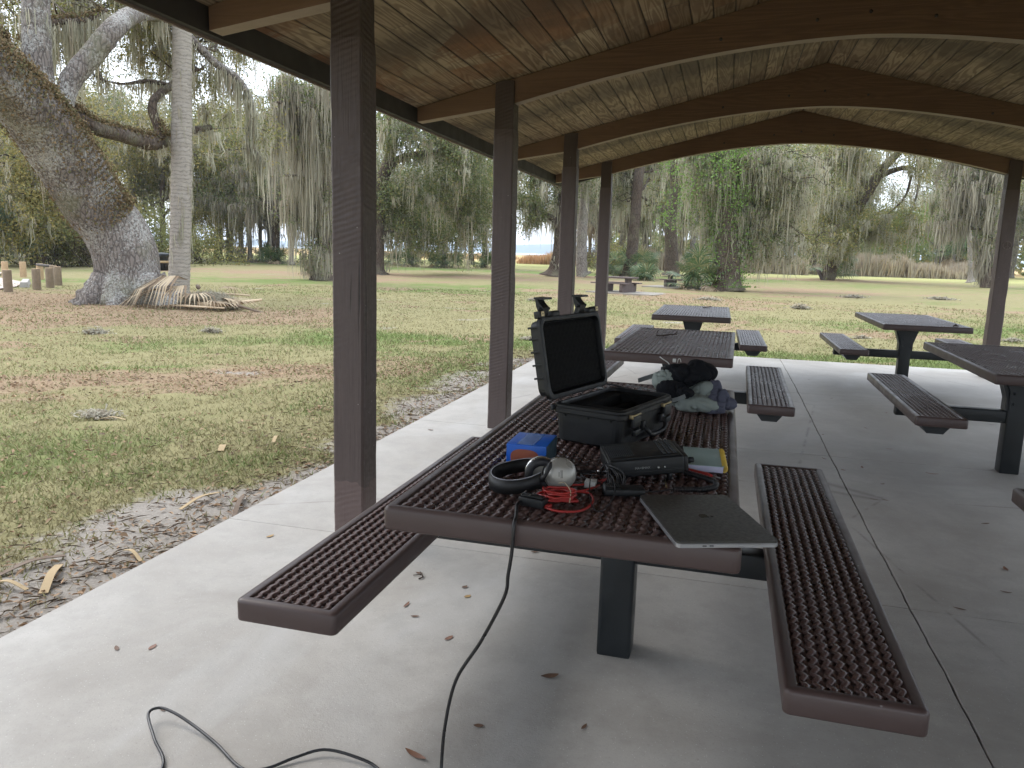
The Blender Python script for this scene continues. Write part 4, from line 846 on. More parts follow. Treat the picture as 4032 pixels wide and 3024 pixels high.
DT=[(-17.0,30.59,-0.12,0.61),(-16.95,30.62,0.4,0.33),(-16.9,30.65,1.6,0.28),(-16.87,30.67,3.22,0.24),(-16.82,30.69,4.49,0.22),(-16.65,30.78,5.76,0.19),(-16.36,30.94,7.23,0.16)]
DB1=[(-16.65,30.78,5.76,0.13),(-16.7,29.62,6.5,0.1),(-16.88,28.36,6.78,0.07),(-16.99,27.11,6.74,0.04)]
DB2=[(-16.84,30.68,3.64,0.1),(-17.08,29.4,4.16,0.06),(-17.25,28.13,4.13,0.04)]
OAK_B=[(-18.08,17.26,7.22,1.72,0.86,2.0),(-17.37,19.35,7.17,1.3,0.86,2.0),(-17.19,20.82,6.68,0.92,0.84,1.2),(-15.33,21.61,5.31,0.63,0.86,0.8),(-14.28,21.73,4.19,0.79,0.63,0.8),(-17.44,21.26,8.55,1.7,0.62,1.5),(-15.13,22.37,7.87,1.43,1.03,1.5),(-17.22,18.12,8.31,2.7,0.67,2.0)]
D_B=[(-16.96,28.31,6.67,1.4,1.1,1.5),(-16.98,29.46,5.58,1.15,1.15,1.0),(-17.52,29.72,3.56,0.85,1.28,0.8),(-16.91,30.07,2.12,0.65,1.3,0.8),(-17.02,30.01,0.73,0.65,0.65,0.6),(-16.35,29.24,7.6,1.63,0.82,1.5)]
G_B=[(-17.16,41.6,4.5,1.86,1.14,2.0),(-18.18,43.34,2.58,1.8,1.35,1.5),(-14.06,41.69,6.43,1.4,1.81,2.0),(-17.26,46.93,2.25,1.77,1.29,1.5),(-17.8,40.24,8.13,2.06,1.65,2.0),(-15.26,41.27,7.72,1.8,0.83,2.0),(-14.25,44.79,3.44,1.21,1.81,1.5),(-16.68,49.25,1.5,1.51,1.01,1.0),(-18.86,41.95,3.66,0.88,0.88,1.0)]
H_B=[(-12.29,48.46,6.16,1.75,2.07,2.0),(-12.71,48.36,4.43,0.96,1.12,1.2),(-10.8,48.82,7.58,2.06,1.59,2.0),(-8.6,49.25,7.01,1.9,1.9,2.0),(-12.05,48.53,3.35,0.64,0.64,1.0)]
T1_B=[(-8.12,53.39,7.48,1.54,1.88,1.2),(-8.19,53.38,5.48,0.69,1.55,1.0),(-5.54,55.73,8.75,1.93,1.23,1.5),(-5.73,57.72,5.84,0.73,1.65,1.0)]
T2_B=[(-4.97,63.81,10.01,2.99,1.59,1.5),(-2.71,61.94,7.69,1.16,2.5,1.2),(-3.21,62.92,4.53,0.99,1.98,1.0)]
T3_B=[(0.61,36.99,5.58,1.69,1.02,1.5),(1.96,37.95,4.12,1.27,1.5,1.5),(-1.04,37.49,3.83,0.58,1.52,0.8),(3.08,37.88,5.01,1.03,1.37,1.5),(0.27,37.5,2.94,1.28,1.51,1.2),(1.96,38.95,2.09,1.56,0.84,1.5),(-1.47,36.97,5.47,1.03,1.38,1.2),(3.22,39.87,2.85,1.09,1.33,1.5)]
T4_B=[(6.81,63.64,5.27,2.29,2.1,2.5),(9.69,64.27,3.85,1.34,1.72,2.0),(7.35,63.58,8.96,2.83,1.32,2.5),(10.37,63.15,9.25,2.21,0.92,2.0),(11.92,62.88,3.48,1.48,2.04,2.0),(8.58,64.43,2.69,1.94,1.16,2.0),(13.02,62.66,8.47,1.09,1.09,2.0),(6.3,61.68,2.59,1.68,1.5,2.0)]
T6_B=[(15.96,57.84,7.28,1.81,1.81,2.0),(13.85,59.41,7.11,0.85,1.88,1.5),(13.98,59.38,4.43,0.52,1.21,1.0),(16.18,57.78,4.06,0.66,1.99,0.8),(16.32,57.74,1.45,0.67,1.0,0.6),(14.96,60.17,8.51,2.23,1.37,2.0)]
YB=[(-34.43,31.99,4.37,1.91,2.04,2.5),(-34.77,31.62,1.85,1.54,1.41,2.0),(-36.01,37.52,4.9,1.9,1.9,2.5),(-36.87,36.67,1.56,1.61,1.17,2.0),(-36.51,39.78,2.41,1.08,1.55,2.0)]
YT=[(-36.36,34.32,-0.06,0.41),(-36.26,34.42,1.24,0.33),(-36.13,34.56,3.28,0.3),(-36.09,34.6,5.94,0.25),(-36.25,34.44,7.88,0.16)]

def m_leaf(name,a,b,c=None,rough=.55,tr=.45):
    k=NB(name); i=k.island(); v=k.coord('World'); n=k.noise(v,.7,3); col=k.mix(i,a,b)
    if c: col=k.mix(k.ramp(k.math('FRACT',k.math('MULTIPLY',i,13.7)),[(.72,0),(.8,1)]),col,c)
    col=k.mix(k.math('MULTIPLY',n,.35),col,tuple(x*.6 for x in a)); k.fin(col,rough,spec=.35)
    d=k.n('ShaderNodeBsdfTranslucent'); k.l(col,d.inputs[0]); m=k.n('ShaderNodeMixShader'); m.inputs[0].default_value=tr; k.l(k.b.outputs[0],m.inputs[1]); k.l(d.outputs[0],m.inputs[2]); k.l(m.outputs[0],k.o.inputs[0]); return k.m
M_OAKL=m_leaf('live oak leaves',(.145,.160,.050),(.30,.300,.105),(.44,.35,.13))
M_OAKD=m_leaf('dark oak leaves',(.115,.150,.058),(.225,.260,.105),(.35,.31,.13))
M_YEL=m_leaf('yellowing oak leaves',(.22,.20,.065),(.42,.34,.12),(.17,.19,.07))
M_VINE=m_leaf('bright vine leaves',(.12,.22,.045),(.24,.38,.09)); M_LIME=m_leaf('fresh green leaves',(.18,.30,.07),(.33,.44,.13))
M_MOSS=m_leaf('spanish moss',(.36,.345,.25),(.58,.555,.43),(.45,.39,.29),.95,.45)
M_MOSSD=m_leaf('dull spanish moss',(.31,.285,.22),(.52,.48,.38),(.38,.32,.245),.95,.4)
M_FERN=m_leaf('dried resurrection fern',(.13,.09,.045),(.27,.19,.10),(.15,.15,.07),.95,.15)
M_PALM=m_leaf('palmetto fronds',(.065,.115,.048),(.150,.215,.095),(.26,.25,.12),.5,.2)
M_DEADP=m_leaf('dead palm fronds',(.36,.27,.17),(.55,.44,.30),(.24,.17,.11),.85,.15)
M_REED=m_leaf('dry reeds',(.38,.32,.23),(.55,.47,.35),(.44,.34,.22),.95,.25)
def m_bark(name,a,b,lich,sx=(5,5,1.3),amt=.5,ridge=True,d=.03):
    k=NB(name); v=k.coord('Object',sx); n=k.noise(v,2.2,7,.72,.6); r=k.vor(v,3.2,'DISTANCE_TO_EDGE'); v2=k.coord('Object',(1,1,1))
    col=k.mix(n,a,b); col=k.mix(k.ramp(r,[(0,.75),(.16,0)]),col,tuple(x*.35 for x in a))
    sp=k.ramp(k.math('MULTIPLY',k.noise(v2,19,5,.85),k.math('ADD',.5,k.noise(v2,1.3,3))),[(.50,0),(.60,1)]); col=k.mix(k.math('MULTIPLY',sp,amt),col,lich)
    grn=k.ramp(k.noise(v2,.9,4,.6),[(.52,0),(.68,.5)]); col=k.mix(grn,col,(.17,.17,.10))
    k.bump(k.mix(.5,n,k.ramp(r,[(0,0),(.25,1)])),.9,d); return k.fin(col,.95,spec=.15)
M_OAKB=m_bark('pale lichened oak bark',(.115,.095,.083),(.25,.215,.19),(.50,.50,.46),(4,4,1.1),.55)
M_BARK=m_bark('grey brown bark',(.060,.044,.034),(.145,.108,.083),(.30,.28,.24),(4,4,1),.18); M_BARKG=m_bark('pale grey bark',(.20,.17,.145),(.36,.32,.28),(.45,.44,.40),(4,4,1),.4)
def m_palmtrunk():
    k=NB('cabbage palm trunk'); v=k.coord('Object',(1,1,1)); z=k.xyz(v,2); w_=k.math('MULTIPLY_ADD',k.noise(k.coord('Object',(2.4,2.4,3)),1.6,4,.7),.30,z)
    r=k.math('FRACT',k.math('MULTIPLY',w_,9.5)); line=k.ramp(r,[(0,1),(.16,.1),(.8,0),(1,.9)]); n=k.noise(k.coord('Object',(3,3,14)),2,6,.75)
    col=k.mix(n,(.20,.175,.15),(.46,.42,.365)); col=k.mix(k.math('MULTIPLY',line,.5),col,(.10,.08,.065)); col=k.mix(k.ramp(k.noise(v,1.1,4),[(.55,0),(.72,.5)]),col,(.28,.27,.20))
    k.bump(k.mix(.5,line,n),.7,.02); return k.fin(col,.95,spec=.1)
M_PTR=m_palmtrunk()
def leafmesh(name,C,size,rng,asp=.42,flat=0,smax=1.5):
    """C (N,3): one small pointed leaf (a folded rhombus) at each centre"""
    N=len(C); C=np.asarray(C); a=rng.standard_normal((N,3)); a[:,2]*=(1-flat); a/=np.linalg.norm(a,axis=1,keepdims=True)+1e-9
    b=rng.standard_normal((N,3)); b[:,2]*=(1-flat*.8); b-=a*(a*b).sum(1,keepdims=True); b/=np.linalg.norm(b,axis=1,keepdims=True)+1e-9
    s=(size*rng.uniform(.6,smax,N))[:,None]
    V=np.stack([C-a*s*.5,C+b*s*asp*.5,C+a*s*.5,C-b*s*asp*.5],1).reshape(-1,3)
    return mesh_np(name,V,np.arange(4*N).reshape(N,4))
def mossmesh(name,P,Ln,rng,w=.035,k=9,spread=.10,zmin=-.05):
    """bunches of tapering hanging ribbons from attachment points P with lengths Ln"""
    P=np.asarray(P); Ln=np.asarray(Ln); M=len(P); idx=np.repeat(np.arange(M),k); N=len(idx)
    off=rng.standard_normal((N,3))*spread; off[:,2]=rng.uniform(-.04,.06,N); B=P[idx]+off
    L_=Ln[idx]*rng.uniform(.25,1.05,N)*np.exp(-(off[:,0]**2+off[:,1]**2)/(spread*1.8)**2*.5)
    L_=np.minimum(L_,np.maximum(B[:,2]-zmin,.1)); W=w*rng.uniform(.5,1.4,N); az=rng.uniform(0,PI,N); d=np.stack([np.cos(az),np.sin(az),np.zeros(N)],1)
    sw=rng.standard_normal((N,4,2))*.75*np.array([0,.35,.7,1.])[None,:,None]*(W*1.6)[:,None,None]
    rows=[]; prof=[.55,1.0,.75,.10]; ts=[0,.3,.7,1.]
    for j in range(4):
        c=B.copy(); c[:,2]-=L_*ts[j]; c[:,:2]+=sw[:,j]; hw=(W*prof[j]*.5)[:,None]; rows+= [c-d*hw,c+d*hw]
    V=np.stack(rows,1).reshape(-1,3); base=np.arange(N)[:,None]*8
    F=np.concatenate([base+np.array([0,1,3,2]),base+np.array([2,3,5,4]),base+np.array([4,5,7,6])],1).reshape(-1,4)
    return mesh_np(name,V,F)
def skeltube(g,pts,sides=14,sub=5,jit=.035,rng=None,grow=0):
    A=np.array(pts); Q=smooth_path(A,sub); g.tube(Q[:,:3],Q[:,3],sides,True,True,None,jit,rng); return Q
def limb_curve(a,b,rng,sag=.12,n=7,wob=.06):
    a,b=np.array(a),np.array(b); L_=np.linalg.norm(b-a); t=np.linspace(0,1,n)[:,None]; P=a+(b-a)*t
    P[:,2]+=(np.sin(t[:,0]*PI)*L_*rng.uniform(.02,sag+.12)); P[1:-1]+=rng.standard_normal((n-2,3))*L_*wob; return P
def fill(g,skel,blobs,rng,nb,leaf,moss,mlen,sig=.35,sub=3,r0=.05,low=0):
    """limbs from the nearest skeleton points out to targets inside the crown blobs; returns leaf centres, moss points and lengths"""
    S=np.concatenate([s[:, :4] for s in skel]); Bv=np.array(blobs); wt=Bv[:,3]*Bv[:,4]*Bv[:,5]; wt=wt**.75; wt/=wt.sum(); LC=[];MP=[];ML=[]
    for i in range(nb):
        b=Bv[rng.choice(len(Bv),p=wt)]; u=rng.standard_normal(3); u/=np.linalg.norm(u); u*=rng.uniform(0,1)**(1/3)
        T=b[:3]+u*np.array([b[3],b[5],b[4]]); T[2]=max(T[2],.5)
        dd=np.linalg.norm((S[:,:3]-T)*np.array([1,1,1.6]),axis=1)+np.maximum(0,S[:,2]-T[2]-1.5)*.5; j=np.argsort(dd)[rng.integers(0,4)]; A=S[j]
        P=limb_curve(A[:3],T,rng); L_=np.linalg.norm(T-A[:3]); r=min(A[3]*.55,max(.014,r0*L_/3)); g.tube(P,np.linspace(r,.008,len(P)),5,False,True)
        ends=[P]
        for q in range(sub):
            m=rng.integers(len(P)//2,len(P)); d=rng.standard_normal(3)*np.array([1,1,.6]); d/=np.linalg.norm(d); E=P[m]+d*rng.uniform(.4,1.0)*max(.5,min(1.3,L_*.3)); Q=limb_curve(P[m],E,rng,n=4); g.tube(Q,np.linspace(max(.01,r*.4),.005,4),4,False,True); ends.append(Q)
        for E in ends:
            n=max(1,int(leaf/len(ends))); t=rng.uniform(.3,1.05,n)*(len(E)-1); t=np.clip(t,0,len(E)-1); i0=np.floor(t).astype(int); i1=np.minimum(i0+1,len(E)-1); f=(t-i0)[:,None]
            c=E[i0]*(1-f)+E[i1]*f; cl=rng.standard_normal((4,3))*sig; LC.append(c+rng.standard_normal((n,3))*sig*.45+cl[rng.integers(0,4,n)]*.8)
            n=rng.poisson(moss/len(ends))
            if n: t=rng.uniform(.15,1,n)*(len(E)-1); i0=np.minimum(t.astype(int),len(E)-2); f=(t-i0)[:,None]; MP.append(E[i0]*(1-f)+E[i0+1]*f); ML.append(mlen*rng.lognormal(-.25,.55,n))
    return np.concatenate(LC),(np.concatenate(MP) if MP else np.zeros((0,3))),(np.concatenate(ML) if ML else np.zeros(0))
def tree(name,label,cat,skels,blobs,seed,nb,leaf,moss,mlen,bark=None,leafm=None,mossm=None,lsize=.10,mw=.045,mk=8,sig=.35,skmoss=0,group=None,sides=14,spread=.11,base=None,flare=True,r0=.05):
    rng=np.random.default_rng(seed); p=np.array(skels[0][0][:3]); root=thing(name,label,cat,(float(p[0]),float(p[1]),-.1) if base is None else base,0,group)
    g=G(); sk=[skeltube(g,s,sides,5,.03,rng) for s in skels]
    LC,MP,ML=fill(g,[q[len(q)//4:] for q in sk],blobs,rng,nb,leaf,moss,mlen,sig,r0=r0)
    wpart('trunk',g,bark or M_BARK,root)
    if skmoss and moss:
        for q in sk:
            q=q[len(q)//5:]; n=int(skmoss*len(q)/6); i=rng.integers(0,len(q),n); c=q[i,:3].copy(); c[:,2]-=q[i,3]*.5; c[:,:2]+=rng.standard_normal((n,2))*q[i,3:4]*.7; MP=np.concatenate([MP,c]); ML=np.concatenate([ML,mlen*.9*rng.lognormal(-.3,.5,n)])
    wpart('crown',leafmesh('crown',LC,lsize,rng),leafm or M_OAKL,root)
    if len(MP): wpart('hanging_moss',mossmesh('hanging_moss',MP,ML,rng,mw,mk,spread),mossm or M_MOSS,root)
    return root
# the leaning oak
def big_oak():
    rng=np.random.default_rng(41); root=thing('oak_tree','huge leaning live oak with lichen-spotted trunk and ferny limbs','tree',(-13.9,15.7,-.1))
    g=G(); A=smooth_path(np.array(OAK_TRUNK),8); P,T,N,B=frames(A[:,:3]); n=len(A); sd=30; a=np.arange(sd)*2*PI/sd; V=[]
    for i in range(n):
        h=A[i,2]+.19; fl=np.exp(-max(0,h)/.5)
        lob=1+.05*np.sin(a*3+i*.12)+.03*np.sin(a*7-i*.2)+fl*(.16*np.maximum(0,np.sin(a*4+1))**1.5)+rng.standard_normal(sd)*.006
        V.append(P[i]+(A[i,3]*lob)[:,None]*(N[i]*np.cos(a)[:,None]+B[i]*np.sin(a)[:,None]))
    V=np.concatenate(V); F=[(i*sd+j,i*sd+(j+1)%sd,(i+1)*sd+(j+1)%sd,(i+1)*sd+j) for i in range(n-1) for j in range(sd)]; g.add(V,F,True)
    c0=np.array(OAK_TRUNK[0][:3])
    for i,(az,L_) in enumerate(((-150,1.5),(-115,1.35),(-70,1.2),(-20,1.1),(40,1.2),(100,1.1),(160,1.2))):   # root flares
        d=np.array([math.cos(R(az)),math.sin(R(az)),0]); b=c0+d*.45+np.array([0,0,.62]); e=c0+d*(.70+L_*.42)+np.array([0,0,.0]); g.tube(smooth_path([b,b*.6+e*.4+np.array([0,0,-.16]),e*.75+b*.25+np.array([0,0,-.12]),e+np.array([0,0,-.10])],4),np.array([.40]*4+[.34]*4+[.20]*4+[.06]),9,True,True,None,.06,rng)
    wpart('trunk',g,M_OAKB,root); sk=[]
    for i,l in enumerate(OAK_LIMBS):
        g=G(); q=skeltube(g,l,16,6,.035,rng); sk.append(q); wpart('limb',g,M_OAKB if i in (0,1) else M_BARK,root)
    g=G(); LC,MP,ML=fill(g,[q for q in sk]+[A[n//2:,:4]],OAK_B,rng,95,430,7,.75,.42,r0=.03); wpart('twigs',g,M_BARK,root)
    wpart('crown',leafmesh('crown',LC,.075,rng),M_OAKL,root)
    def hang(q,n,L_,lo=.1): 
        i=rng.integers(int(len(q)*lo),len(q),n); c=q[i,:3].copy(); c[:,2]-=q[i,3]*.6; c[:,:2]+=rng.standard_normal((n,2))*q[i,3:4]*.6; return c,L_*rng.lognormal(-.2,.5,n)
    for q,n_,L_,lo in ((sk[1],46,.85,.35),(sk[1],60,1.1,.62),(sk[0],10,1.2,.2),(sk[2],16,.5,.5),(sk[3],16,.5,.3),(sk[5],50,1.5,.1),(sk[6],20,.7,.1)):
        c,l=hang(q,n_,L_,lo); MP=np.concatenate([MP,c]); ML=np.concatenate([ML,l])
    wpart('hanging_moss',mossmesh('hanging_moss',MP,ML,rng,.030,11,.085),M_MOSS,root)
    # dried fern carpet on the upper side of the trunk and limbs
    C=[]
    for q,n_,t0,t1,up in ((A,30000,.40,1,1.05),(sk[2],6000,.0,.8,.5),(sk[4],1500,0,1,.5),(sk[3],500,0,.25,.4),(sk[5],1500,0,1,.5)):
        P_,T_,N_,B_=frames(q[:,:3]); t=rng.uniform(t0,t1,n_)*(len(q)-1); i=t.astype(int).clip(0,len(q)-1); th=rng.normal(0,up,n_)
        upv=np.array([0,0,1.])[None]-T_[i]*T_[i][:,2:3]; upv/=np.linalg.norm(upv,axis=1,keepdims=True); sv=np.cross(T_[i],upv); C.append(q[i,:3]+(q[i,3]*rng.uniform(.98,1.07,n_)+rng.exponential(.03,n_))[:,None]*(upv*np.cos(th)[:,None]+sv*np.sin(th)[:,None])+rng.standard_normal((n_,3))*.02)
    wpart('fern_growth',leafmesh('fern_growth',np.concatenate(C),.055,rng,.6),M_FERN,root)
big_oak()
def palm_trunk():
    root=thing('palm_tree','tall ringed cabbage palm trunk rising right beside the leaning oak','palm tree',(PALM_TRUNK[0][0],PALM_TRUNK[0][1],-.1)); rng=np.random.default_rng(6)
    g=G(); A=smooth_path(np.array(PALM_TRUNK),16); P,T,N,B=frames(A[:,:3]); sd=24; a=np.arange(sd)*2*PI/sd; V=[]
    for i in range(len(A)): V.append(P[i]+(A[i,3]*(1+.025*math.sin(i*2.2)+rng.standard_normal(sd)*.008))[:,None]*(N[i]*np.cos(a)[:,None]+B[i]*np.sin(a)[:,None]))
    V=np.concatenate(V); g.add(V,[(i*sd+j,i*sd+(j+1)%sd,(i+1)*sd+(j+1)%sd,(i+1)*sd+j) for i in range(len(A)-1) for j in range(sd)],True); wpart('trunk',g,M_PTR,root)
    n=70; z=rng.uniform(1.0,6,n); az=rng.uniform(0,2*PI,n); cx=np.interp(z,A[:,2],A[:,0]); cy=np.interp(z,A[:,2],A[:,1]); MP=np.stack([cx+.29*np.cos(az),cy+.29*np.sin(az),z],1)
    wpart('hanging_moss',mossmesh('hanging_moss',MP,rng.uniform(.3,1.1,n),rng,.02,5,.03),M_MOSS,root)
palm_trunk()
# fan palm fronds -------------------------------------------------
def fan(base,tip_dir,petiole,rad,rng,nl=22,droop=.25,spreadang=125,wd=.035):
    """one fan frond: list of (V,F) blades plus its petiole end"""
    d=Vector(tip_dir).normalized(); side=d.cross(Vector((0,0,1))); side=side.normalized() if side.length>1e-3 else Vector((1,0,0)); up=side.cross(d).normalized(); c=Vector(base)+d*petiole; V=[];F=[]
    for i in range(nl):
        a=R(-spreadang+2*spreadang*i/(nl-1)); r=rad*(.72+.28*math.cos(a*.6))*rng.uniform(.88,1.05); q=(d*math.cos(a)+side*math.sin(a)); fold=up*(.10*abs(math.sin(a))); w_=up.cross(q).normalized()
        pts=[c,c+(q+fold)*r*.5,c+(q+fold)*r*.82-Vector((0,0,1))*r*droop*.35,c+(q)*r*1.0-Vector((0,0,1))*r*droop]; ws=[.004,wd*.5,wd*.34,.002]; k=len(V)
        for p,x in zip(pts,ws): V+= [(p-w_*x)[:],(p+w_*x)[:]]
        F+= [(k,k+1,k+3,k+2),(k+2,k+3,k+5,k+4),(k+4,k+5,k+7,k+6)]
    return V,F,c
def palmetto(name,label,loc,seed,n=22,rad=.75,pet=(.5,1.3),dead=5,trunk=0,group=None,cat='palmetto',zl=(.15,1.2),az0=0,az1=360,wd=.04,nl=20):
    rng=np.random.default_rng(seed); root=thing(name,label,cat,loc,0,group); g=G(); st=G(); dg=G()
    if trunk: t=G(); t.tube(smooth_path([(0,0,-.1),(.05,.03,trunk*.5),(.0,0,trunk)],6),.17,12,jit=.06,rng=rng); obj('trunk',t,M_BARKG,root)
    for i in range(n+dead):
        az=R(rng.uniform(az0,az1)); isd=i>=n; el=rng.uniform(*zl) if not isd else rng.uniform(-1.1,-.2); d=(math.cos(az)*math.cos(el),math.sin(az)*math.cos(el),math.sin(el)); p=rng.uniform(*pet); b=(rng.normal()*.08,rng.normal()*.08,trunk+rng.uniform(0,.15)+(.35 if isd and not trunk else 0))
        V,F,c=fan(b,d,p,rad*rng.uniform(.75,1.15),rng,nl,rng.uniform(.12,.45) if not isd else .7,wd=wd); (dg if isd else g).add(V,F); st.tube([b,tuple((Vector(b)+c)/2+Vector((0,0,.04))),c[:]],[.012,.010,.007],5)
    obj('fronds',g,M_PALM,root); obj('stalks',st,M_PALM,root)
    if dead: obj('dead_fronds',dg,M_DEADP,root)
    return root
pc=[((-1.25,37.2,-.12),11,26,.85,(.5,1.5),'tall palmetto clump against the vine-covered trunk'),((8.35,68.0,-.1),12,34,1.25,(.7,2.0),'large palmetto at the foot of the tilting oak right of centre'),((-6.9,52.3,-.1),13,22,1.0,(.6,1.7),'palmetto left of the dark trunk behind the concrete table'),((-5.4,51.0,-.1),14,22,1.0,(.5,1.6),'palmetto between the two straight dark trunks')]
for l,s,n,r,p,lab in pc: palmetto('palmetto',lab,l,s,n,r,p,6,group='palmettos under the trees',wd=.06)
pm=palmetto('palmetto','small far palmetto at a trunk foot on the lakeside lawn',(-35.0,55.4,-.1),15,16,.95,(.5,1.3),3,group='small far palmettos at trunk feet',wd=.07,nl=16)
for x,y in ((-39.2,60.4),(-26.4,63.2),(-29.0,64.9),(-23.8,62.4),(-22.6,62.9),(-20.6,66.1),(-43.0,61.8)): dup(pm,(x,y,-.1),x*3)
tag(palmetto('palmetto','low pale green palmetto fan lying in front of the two dark trunks',(-4.6,46.5,-.1),19,12,1.0,(.2,.7),2,wd=.06),group='palmettos under the trees')
cp1=palmetto('cabbage_palm','cabbage palm with a skirt of tan dead fronds beyond the third post',(-15.9,92,-.1),16,24,1.6,(.8,1.8),22,5.2,cat='palm tree',zl=(-.3,1.3),wd=.1,nl=16)
palmetto('cabbage_palm','bare-legged cabbage palm leaning behind the fourth post',(-12.9,88,-.1),17,22,1.5,(.8,1.6),10,6.4,cat='palm tree',zl=(-.3,1.3),wd=.1,nl=16)
palmetto('cabbage_palm','short cabbage palm before the dark woods at the right',(24.5,98,-.1),18,26,1.5,(.8,1.6),10,2.6,cat='palm tree',zl=(-.3,1.3),wd=.1,nl=16)
# individually placed trees ---------------------------------------
tree('oak_tree','tree behind the nearest post whose moss curtain reaches the ground','tree',[DT,DB1,DB2],D_B,51,75,190,11,1.9,M_BARK,M_OAKD,M_MOSSD,.10,.040,10,.35,skmoss=10,spread=.16)
tree('oak_tree','live oak with dense green clumps between the first and second posts','tree',[GT,GB1,GB2,GB3,GB4],G_B,52,110,560,5,1.3,M_BARK,M_OAKD,M_MOSS,.135,.06,9,.55,skmoss=12,spread=.15)
tree('oak_tree','live oak with an arching low limb over open water, at the third post','tree',[HT,HB1,HB2],H_B,53,70,380,7,1.3,M_BARK,M_OAKD,M_MOSS,.135,.06,9,.45,skmoss=9,spread=.15)
tree('tree','slightly leaning bare trunk just right of the third post','tree',[HP],[(HP[-1][0],HP[-1][1],9.5,2.5,1.5,2)],54,12,200,5,1.4,M_BARKG,M_OAKD,M_MOSS,.13,.06,8)
tree('oak_tree','dark straight trunk behind the nearer concrete picnic table','tree',[T1T],T1_B,55,50,230,8,1.5,M_BARK,M_OAKD,M_MOSS,.13,.055,9,.45,skmoss=0,spread=.16)
tree('oak_tree','dark knobbly trunk with a broken stub, behind the farther concrete table','tree',[T2T,T2B1,T2B2],T2_B,56,50,230,8,1.5,M_BARK,M_OAKD,M_MOSS,.15,.06,9,.5,skmoss=0,spread=.18)
t3r=tree('oak_tree','vine-clad oak hung with thick moss curtains in the middle of the arch view','tree',[T3T],T3_B,57,150,250,14,1.0,M_BARK,M_OAKD,M_MOSS,.095,.038,10,.4,skmoss=16,spread=.14)
rng=np.random.default_rng(58); A=smooth_path(np.array(T3T),8); n=6500; i=rng.integers(0,int(len(A)*.85),n); C=A[i,:3]+rng.standard_normal((n,3))*np.array([.5,.4,.35]); C[:,2]=np.maximum(C[:,2],.1)
bl=np.array([T3_B[0],T3_B[2],T3_B[6]]); m=14; cc=np.concatenate([bl[rng.integers(0,3,m),:3]+np.array([0,-1.0,0])+rng.standard_normal((m,3))*.9]); C2=cc[rng.integers(0,m,4500)]+rng.standard_normal((4500,3))*np.array([.45,.4,.5]); wpart('vine_leaves',leafmesh('vine_leaves',np.concatenate([C,C2]),.085,rng,.7),M_VINE,t3r)
tree('oak_tree','oak tilting to the right with forked bare limbs against the sky','tree',[T4T,T4B1,T4B2,T4B3,T4B4],T4_B,59,105,330,7,1.4,M_BARK,M_OAKL,M_MOSS,.15,.065,9,.55,skmoss=4,spread=.2)
tree('tree','slim pale trunk by itself near the right-hand post','tree',[T5T],[(T5T[-1][0],T5T[-1][1],9,3,2,2),(T5T[-1][0]-1,T5T[-1][1],7.2,2,1.2,2)],60,26,160,9,1.7,M_BARKG,M_OAKD,M_MOSS,.15,.08,9)
tree('oak_tree','trunk wrapped in moss to the ground beside the right-hand post','tree',[T6T],T6_B,61,70,150,14,1.8,M_BARK,M_OAKD,M_MOSSD,.15,.065,10,.4,skmoss=30,spread=.2)
tree('oak_tree','yellowish broad tree beyond the parking posts at the left edge','tree',[YT],YB,62,110,520,4,1.2,M_BARK,M_YEL,M_MOSS,.13,.055,7,.5,skmoss=5)
# far trunks along the lake side, each with its own crown ----------
def generic(seed,h,r,leafm,mossm,bark,nb,leaf,moss,mlen,tr=.3,lean=.5,name='oak_tree',low=3.4,lsize=.17,mw=.09):
    rng=np.random.default_rng(seed); P=[(0,0,-.1,tr*1.5),(0,0,.4,tr*1.05),(lean*.3,0,2.2,tr*.9),(lean*.6,.2,4.4,tr*.75),(lean,.1,h*.62,tr*.5),(lean*1.2,0,h*.85,tr*.2)]
    L1=[(lean*.4,0,2.9,tr*.5),(-r*.35,.4,4.2,tr*.36),(-r*.7,.2,5.0,tr*.22),(-r*.95,0,4.7,tr*.1)]; L2=[(lean*.5,.1,3.5,tr*.5),(r*.4,-.3,5.2,tr*.34),(r*.75,.3,5.8,tr*.2),(r,.2,5.2,tr*.1)]
    B_=[(-r*.6,0,h*.62,r*.5,h*.18,r*.5),(r*.6,0,h*.62,r*.5,h*.18,r*.5),(0,r*.5,h*.72,r*.6,h*.2,r*.5),(0,-r*.5,h*.70,r*.6,h*.2,r*.5),(0,0,h*.86,r*.6,h*.14,r*.6),(-r*.8,0,low+1.4,r*.3,1.3,r*.5),(r*.8,0,low+1.6,r*.3,1.3,r*.5)]
    return tree(name,'','tree',[P,L1,L2],B_,seed,nb,leaf,moss,mlen,bark,leafm,mossm,lsize,mw,7,.7,skmoss=6,base=(0,0,-.1),sides=9,spread=.25)
gA=generic(71,11.5,5.5,M_OAKD,M_MOSS,M_BARKG,58,210,8,1.5,.27,.4); gB=generic(72,12.5,6.0,M_OAKL,M_MOSS,M_BARK,60,260,5,1.3,.32,-.6); gC=generic(73,10,4.8,M_OAKD,M_MOSSD,M_BARKG,55,170,10,1.9,.2,.3); gD=generic(74,12,5.5,M_YEL,M_MOSS,M_BARK,60,320,3,1.0,.28,.5)
GL='live oaks hung with moss beyond the lawn'
lab={'A':'moss-hung live oak beyond the lawn, one of many like it','B':'leafier green oak in the background woods','C':'slender far tree draped in long grey moss','D':'far tree with yellow-green foliage'}
gr={'A':'moss-hung live oaks beyond the lawn','B':'leafier green oaks in the background','C':'slender moss-draped far trees','D':'yellow-green far trees'}
src={'A':gA,'B':gB,'C':gC,'D':gD}; used=set()
